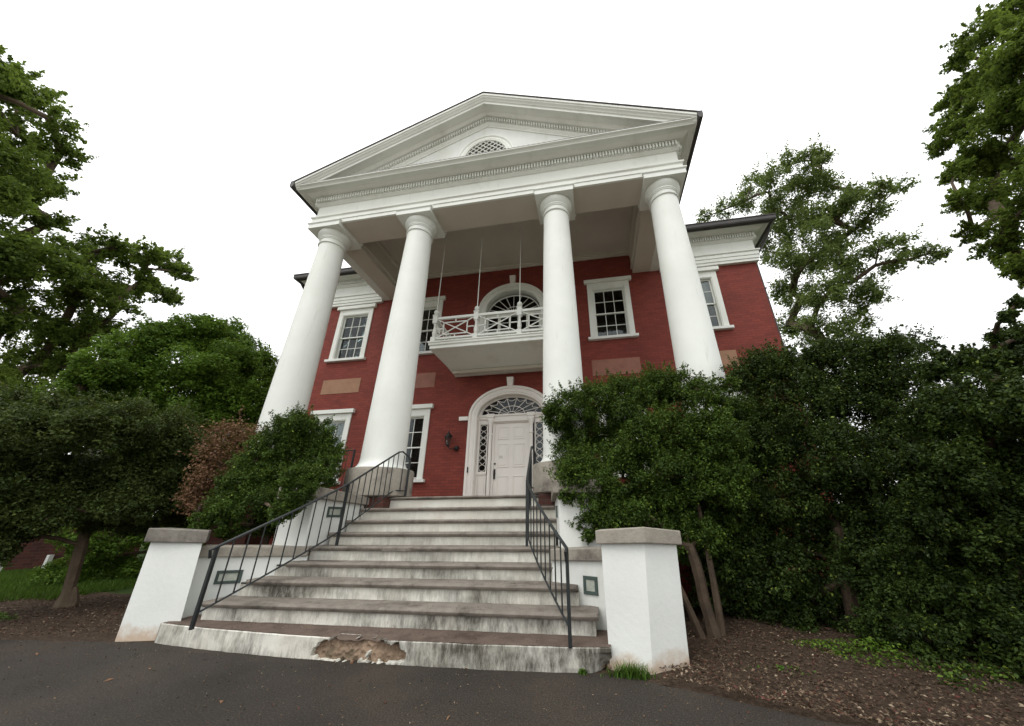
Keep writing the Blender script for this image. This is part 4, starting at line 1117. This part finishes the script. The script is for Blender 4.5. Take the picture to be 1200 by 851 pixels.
BUSH_G = [[1.9,-0.7,2.84,0.3],[1.68,-0.65,2.65,0.22],[2.31,-1.04,2.78,0.28],[2.77,-0.96,2.91,0.31],[3.26,-0.7,3.04,0.31],[3.6,-0.85,2.96,0.27],[3.82,-1.22,2.75,0.22],[2.14,-0.39,2.41,0.39],[2.75,-0.98,2.25,0.45],[3.37,-0.84,2.26,0.41],[3.76,-1.21,2.16,0.34],[1.79,-0.57,2.11,0.24],[1.98,-0.87,1.69,0.33],[2.57,-0.98,1.67,0.4],[3.11,-1.11,1.64,0.37],[3.63,-1.15,1.62,0.36],[1.96,-0.93,1.29,0.23],[2.43,-0.69,1.23,0.32],[2.93,-0.8,1.17,0.24],[3.44,-0.53,1.23,0.34],[2.05,-0.39,1.01,0.17],[2.59,-0.52,0.95,0.16],[3.48,-0.75,0.81,0.25],[3.88,-0.73,1.22,0.26],[4.26,-0.8,2.6,0.23],[3.09,-1.13,0.83,0.17],[3.82,-1.25,1.71,0.25],[1.57,-0.84,2.74,0.11],[4.07,-1.36,2.8,0.11],[1.91,-1.45,1.53,0.16],[2.09,-1.51,1.3,0.17],[2.24,-1.51,1.11,0.14],[2.44,-1.51,1.18,0.17],[2.13,-1.54,1.62,0.21],[2.04,-1.41,1.87,0.2],[2.59,-1.45,1.22,0.18],[2.33,-1.44,1.47,0.2],[1.89,-1.56,1.73,0.13],[1.82,-1.49,1.41,0.09],[1.93,-1.43,1.11,0.09],[2.07,-1.53,0.97,0.08],[3.79,-0.28,1.23,0.29],[3.98,-0.49,0.79,0.26],[3.49,-0.32,1.59,0.3],[4.03,-0.42,2.06,0.3],[3.23,-1.08,1.04,0.22],[3.46,-1.2,0.95,0.19],[3.07,-1.22,0.84,0.11],[2.96,-1.2,1.07,0.14]]

def plant(name, label, cat, loc, group=None): return thing(name, label, cat, loc, group)

# big broadleaf tree at the far left
t = plant('broadleaf_tree', 'tall broadleaf tree filling the upper left, taller than everything around it', 'tree', (-18.5, -.3, 0))
limbs('trunk', (-18.5,-.3,0), (-18.2,-.2,6.5), TREE_A, .24, M['bark'], t, 3, rmin=.015, bend=.06)
crown('crown', TREE_A, M['leaf_oak'], t, 120000, .125, 11, sub=30, rough=.28, spikes=.18, grow=1.04, flat=1, upw=.2)
# rounded evergreen (magnolia-like) between the tree and the house
t = plant('rounded_tree', 'dense dome-shaped bright green tree beside the left column', 'tree', (-10.3, 2.0, 0))
limbs('trunk', (-10.3,2.0,0), (-10.2,2.0,2.2), TREE_B, .2, M['bark'], t, 4, rmin=.012)
crown('crown', TREE_B, M['leaf_magnolia'], t, 220000, .085, 12, sub=110, rough=.20, grow=1.12, inner=.2, flat=1)
# dark small tree with bare pale trunk in the left bed
t = plant('dark_tree', 'small dark wide-spreading tree with a pale leaning trunk in the left mulch bed', 'tree', (-5.5, -1.5, 0))
limbs('trunk', (-5.46,-1.37,0), (-5.60,-1.45,1.25), TREE_C, .065, M['bark'], t, 6, rmin=.006, flare=1.9, bend=.04,
      extra=[([(-5.38,-1.36,-.02),(-5.36,-1.34,.10),(-5.44,-1.36,.28)], [.07,.05,.03])])
crown('crown', TREE_C, M['leaf_yew'], t, 190000, .045, 13, sub=60, rough=.28, spikes=.08, grow=1.25)
# round bush over the left low wall
t = plant('round_bush', 'round dark green bush leaning over the left cheek wall, next to the brown dead one', 'bush', (-2.8, -1.0, 0))
limbs('stem', (-2.8,-.9,0), (-2.8,-1.0,.9), BUSH_D, .04, M['bark'], t, 7, rmin=.004)
crown('foliage', BUSH_D, M['leaf_boxwood'], t, 130000, .032, 14, sub=60, rough=.26, spikes=.08, grow=1.1)
# dead brown shrub
t = plant('dead_shrub', 'shrub with dead reddish brown leaves behind the round bush', 'bush', (-4.0, -1.0, 0))
limbs('stem', (-4.0,-1.0,0), (-4.0,-1.05,.9), BUSH_E, .025, M['dead_wood'], t, 8, rmin=.004)
crown('foliage', BUSH_E, M['leaf_brown'], t, 9000, .045, 15, sub=26, rough=.42, spikes=.15, grow=1.5)
# boxwood right of the steps, trunks showing behind the pillar
t = plant('boxwood_tree', 'large bright-topped boxwood leaning over the right cheek wall and pillar', 'bush', (3.2, -1.4, 0))
limbs('trunk', (3.30,-1.45,0), (3.22,-1.25,1.0), BUSH_G, .062, M['dark_bark'], t, 9, rmin=.005, flare=1.4,
      extra=[([(3.16,-1.5,0),(3.04,-1.44,.4),(2.85,-1.2,.95),(2.65,-.9,1.5)], [.042,.032,.025,.02]), ([(3.38,-1.43,0),(3.40,-1.38,.5),(3.46,-1.1,1.3)], [.045,.036,.025])])
crown('foliage', BUSH_G, M['leaf_boxwood'], t, 300000, .034, 16, sub=70, rough=.25, spikes=.14, grow=1.15)
# the dark mass to its right: two separate shrubs
t = plant('dark_boxwood', 'broad dark boxwood to the right of the bright-topped one, hiding the corner of the house', 'bush', (4.9, -1.1, 0))
limbs('trunk', (4.85,-1.05,0), (4.95,-1.1,1.0), BUSH_H, .07, M['dark_bark'], t, 10, rmin=.005)
crown('foliage', BUSH_H, M['leaf_darkbox'], t, 330000, .035, 17, sub=64, rough=.26, spikes=.16, grow=1.35)
t = plant('edge_boxwood', 'darkest boxwood at the right edge, its tall loose shoots rising above the rest', 'bush', (5.6, -2.0, 0))
limbs('trunk', (5.45,-2.0,0), (5.6,-2.15,.8), BUSH_K, .06, M['dark_bark'], t, 12, rmin=.005)
crown('foliage', BUSH_K, M['leaf_darkbox'], t, 300000, .033, 18, sub=64, rough=.27, spikes=.18, grow=1.22)
# open tree behind the right wing
t = plant('open_tree', 'pale green open tree with bare branch ends, standing behind the right wing of the house', 'tree', (14.8, 14.5, 0))
limbs('trunk', (14.8,14.3,0), (15.2,14.2,9.0), TREE_I, .26, M['dark_bark'], t, 5, rmin=.016, bend=.04, jit=.10)
crown('crown', TREE_I, M['leaf_pale'], t, 72000, .15, 19, sub=26, rough=.34, grow=1.28, spikes=.10, flat=.9, inner=.4)
# near tree whose branches hang in at the top right
t = plant('overhanging_tree', 'tree at the top right whose leafy branches hang into view', 'tree', (13.6, 1.2, 0))
limbs('trunk', (13.6,1.2,0), (13.2,1.0,3.6), TREE_J, .10, M['bark'], t, 13, rmin=.006)
crown('crown', TREE_J, M['leaf_oak'], t, 75000, .078, 20, sub=30, rough=.33, spikes=.25, grow=1.05, aspect=.4, flat=1)

# clipped hedge and far shrubs beyond the lawn on the left
def hedge(name, label, x0, x1, y0, y1, h, n, leaf, mat, seed):
    rs = np.random.default_rng(seed); L = math.hypot(x1-x0, y1-y0); k = int(L/.45)+1; bl = []
    for i in range(k):
        u = i/max(1, k-1)
        for zz in np.arange(.2, h, .38):
            bl.append((x0+(x1-x0)*u+rs.normal()*.1, y0+(y1-y0)*u+rs.normal()*.1, zz+rs.normal()*.06, .42*rs.uniform(.85,1.15)))
    e = plant(name, label, 'hedge', ((x0+x1)/2, (y0+y1)/2, 0))
    limbs('stem', ((x0+x1)/2,(y0+y1)/2,0), ((x0+x1)/2,(y0+y1)/2,.3), [bb for bb in bl[::7]], .05, M['bark'], e, seed, rmin=.008)
    crown('foliage', bl, mat, e, n, leaf, seed, sub=14, rough=.35)
hedge('yellow_green_hedge', 'low yellow-green hedge seen just left of the left pillar', -8.3, -6.9, .2, 2.6, 1.15, 40000, .06, M['leaf_magnolia'], 31)
hedge('far_hedge', 'dark tall hedge at the far end of the left lawn', -27, -19, -8, 8, 3.4, 50000, .16, M['leaf_yew'], 32)
hedge('side_hedge', 'dark hedge closing the view along the left side of the house', -19, -8.5, 9, 7.5, 3.4, 40000, .14, M['leaf_oak'], 33)
hedge('rear_hedge', 'dark hedge behind the right-hand boxwoods', 8.2, 12.5, 4.0, -4.5, 3.0, 50000, .10, M['leaf_darkbox'], 34)

# small brick outbuilding on the lawn, with a white downpipe and door frame
t = thing('brick_outbuilding', 'small red brick outbuilding glimpsed under the dark tree on the left', 'building', (-13.2, 3.0, 0))
P4 = [(-12.3,1.35),(-11.3,3.3),(-14.3,4.9),(-15.3,2.9)]
b = MB(); b.prism([(x, y, -.1) for x, y in P4], [(x, y, 2.3) for x, y in P4])
b.build('wall', M['raw_brick'], t)
b = MB(); b.prism([(-12.2,1.1,2.3),(-11.0,3.4,2.3),(-14.3,5.2,2.3),(-15.6,2.8,2.3)], [(-13.1,2.2,3.4),(-12.6,3.2,3.4),(-13.4,3.6,3.4),(-13.9,2.7,3.4)])
b.build('roof', M['roof_slate'], t)
b = MB(); b.bar((-12.32,1.28,0), (-12.32,1.28,2.3), .05); b.build('corner_board', M['white_paint'], t)
b = MB(); b.bar((-11.95,1.85,0), (-11.95,1.85,.38), .09); b.build('white_post', M['white_paint'], t)
t = thing('lawn_sign', 'small pale rectangular sign on a post by the outbuilding', 'sign', (-12.4, .85, 0))
b = MB(); b.bar((-12.4,.85,0), (-12.4,.85,.5), .05); b.build('post', M['iron_paint'], t)
b = MB(); b.prism([(-12.42,.62,.42),(-12.30,1.0,.42),(-12.34,1.01,.42),(-12.46,.63,.42)], [(-12.42,.62,.64),(-12.30,1.0,.64),(-12.34,1.01,.64),(-12.46,.63,.64)]); b.build('board', M['white_sign'], t)

# ---- lawn, ground cover, litter (nobody could count them)
def blades(name, regions, n, h, wd, mat, seed, label, cat='grass', lean=.4, zf=None):
    rs = np.random.default_rng(seed); P = []
    area = np.array([(r[1]-r[0])*(r[3]-r[2]) for r in regions], float); idx = rs.choice(len(regions), n, p=area/area.sum())
    R = np.array([r[:4] for r in regions], float)[idx]
    x = R[:,0]+(R[:,1]-R[:,0])*rs.random(n); y = R[:,2]+(R[:,3]-R[:,2])*rs.random(n)
    L = h*rs.uniform(.5,1.3,n); up = np.stack([rs.normal(size=n)*lean, rs.normal(size=n)*lean, np.ones(n)], 1)
    N_ = np.stack([rs.normal(size=n), rs.normal(size=n), rs.normal(size=n)*.1], 1)
    P = np.stack([x, y, L*.42+.01], 1)
    o = leaf_mesh(name, P, N_, L, np.full(n, wd)*rs.uniform(.7,1.3,n), rs.random(n), mat, None, rs, dirs=up)
    return tag(o, label, cat, kind='stuff')
blades('lawn_grass', [(-17,-6.4,-1.0,3.2),(-15,-7,-2.0,-1.0),(-6.4,-4.2,.2,2.4)], 90000, .10, .012, M['leaf_grass'], 41, 'green lawn grass beyond the left mulch bed')
def patch(name, cx, cy, rx, ry, n, h, leaf, mat, seed, label, cat='ground cover', z=.02):
    rs = np.random.default_rng(seed); a = rs.random(n)*2*PI; r = np.sqrt(rs.random(n))*(.75+.35*np.sin(a*3+seed)+.1*rs.normal(size=n))
    P = np.stack([cx+rx*r*np.cos(a), cy+ry*r*np.sin(a), z+h*rs.random(n)**1.5*(1.1-np.minimum(r,1))], 1)
    Nn = np.stack([rs.normal(size=n)*.6, rs.normal(size=n)*.6, np.ones(n)], 1); L = leaf*rs.uniform(.6,1.3,n)
    return tag(leaf_mesh(name, P, Nn, L, L*.6, rs.random(n), mat, None, rs), label, cat, kind='stuff')
patch('ground_cover', 4.55, -1.75, .9, .32, 1500, .10, .03, M['leaf_magnolia'], 51, 'low green ground cover creeping out from under the right-hand boxwoods')
patch('ivy_patch', 5.0, -2.25, .55, .25, 900, .10, .035, M['leaf_boxwood'], 52, 'patch of bright green ivy at the foot of the darkest boxwood')
patch('weed_patch', -5.9, -1.9, .8, .22, 900, .06, .03, M['leaf_grass'], 53, 'sparse green weeds in the left mulch bed')
patch('sprout_patch', 3.55, -2.3, .35, .12, 110, .04, .03, M['leaf_grass'], 54, 'a few small sprouts in the right mulch bed')
# tuft of grass at the foot of the right pillar and a small weed beside it
def tuft(name, cx, cy, rx, ry, n, h, wd, seed, label):
    rs = np.random.default_rng(seed); b = MB()
    for k in range(n):
        x = cx+rx*rs.normal()*.5; y = cy+ry*rs.normal()*.5; hh = h*rs.uniform(.35,1)*math.exp(-((x-cx)/rx)**2*.5)
        a = rs.uniform(0, 2*PI); ln = hh*rs.uniform(.2,.9); px, py = -math.sin(a)*wd*.5, math.cos(a)*wd*.5
        p = [Vector((x+math.cos(a)*ln*t*t, y+math.sin(a)*ln*t*t, hh*(t-.25*t*t))) for t in (0,.35,.7,1)]
        V = []
        for q, ww in zip(p, (1,.9,.55,.05)): V += [(q.x-px*ww,q.y-py*ww,q.z),(q.x+px*ww,q.y+py*ww,q.z)]
        b.add(V, [(0,1,3,2),(2,3,5,4),(4,5,7,6)])
    o = b.build(name, M['leaf_grass'], recalc=False)
    at = o.data.attributes.new('tint', 'FLOAT', 'FACE'); at.data.foreach_set('value', np.repeat(rs.random(n), 3).astype(np.float32))
    return tag(o, label, 'grass', kind='stuff')
tuft('grass_tuft', 2.36, -2.52, .16, .045, 380, .14, .007, 61, 'green grass tuft at the foot of the right pillar')
tuft('weed_sprig', 1.98, -2.52, .035, .02, 40, .06, .016, 62, 'tiny weed against the right end of the bottom step')
# leaf and bark litter
def litter(name, n, fn, size, mat, seed, label, cat):
    rs = np.random.default_rng(seed); P = np.array([fn(rs) for _ in range(n)])
    Nn = np.stack([rs.normal(size=n)*.3, rs.normal(size=n)*.3, np.ones(n)], 1); L = size*rs.uniform(.4,1.4,n)
    return tag(leaf_mesh(name, P, Nn, L, L*rs.uniform(.25,.7,n), rs.random(n)**1.5, mat, None, rs), label, cat, kind='stuff')
def on_asphalt(rs):
    x = rs.uniform(-6, 6); y = edge_y(x)-abs(rs.normal())*.9 if rs.random() < .75 else rs.uniform(-7, -2.6)
    if -2.6 < x < 2.4: y = min(y, -2.56)
    return (x, y, .006)
litter('leaf_litter', 5000, on_asphalt, .014, M['litter'], 71, 'small dry leaves and chips scattered over the asphalt', 'leaf litter')
litter('fallen_leaves', 32, on_asphalt, .045, M['leaf_brown'], 74, 'a few larger dead leaves lying on the asphalt', 'leaf litter')
def on_mulch(rs):
    s = rs.random()
    if s < .3: x = rs.uniform(-8, -3.1); y = rs.uniform(edge_y(x)+.0, -.6)
    else: x = rs.uniform(2.6, 7); y = edge_y(x)+ (3.2)*rs.random()**1.6
    return (x, y, .035+.02*mnoise.noise(Vector((x*1.7,y*1.7,1)))*1.7+rs.uniform(0,.012))
litter('mulch_chips', 26000, on_mulch, .026, M['litter'], 72, 'shredded bark and dry leaves covering the planting beds', 'mulch chips')
litter('step_debris', 700, lambda rs: (lambda k, x: (x, KY[k]+.03+abs(rs.normal())*.05+(.17 if k == 1 else .08)*rs.random(), KZ[k]+.006))(int(rs.choice([1,1,1,2,3,4,5])), rs.uniform(-1.65, 1.65)), .014, M['litter'], 73, 'bits of bark and dust lying on the lower treads', 'leaf litter')
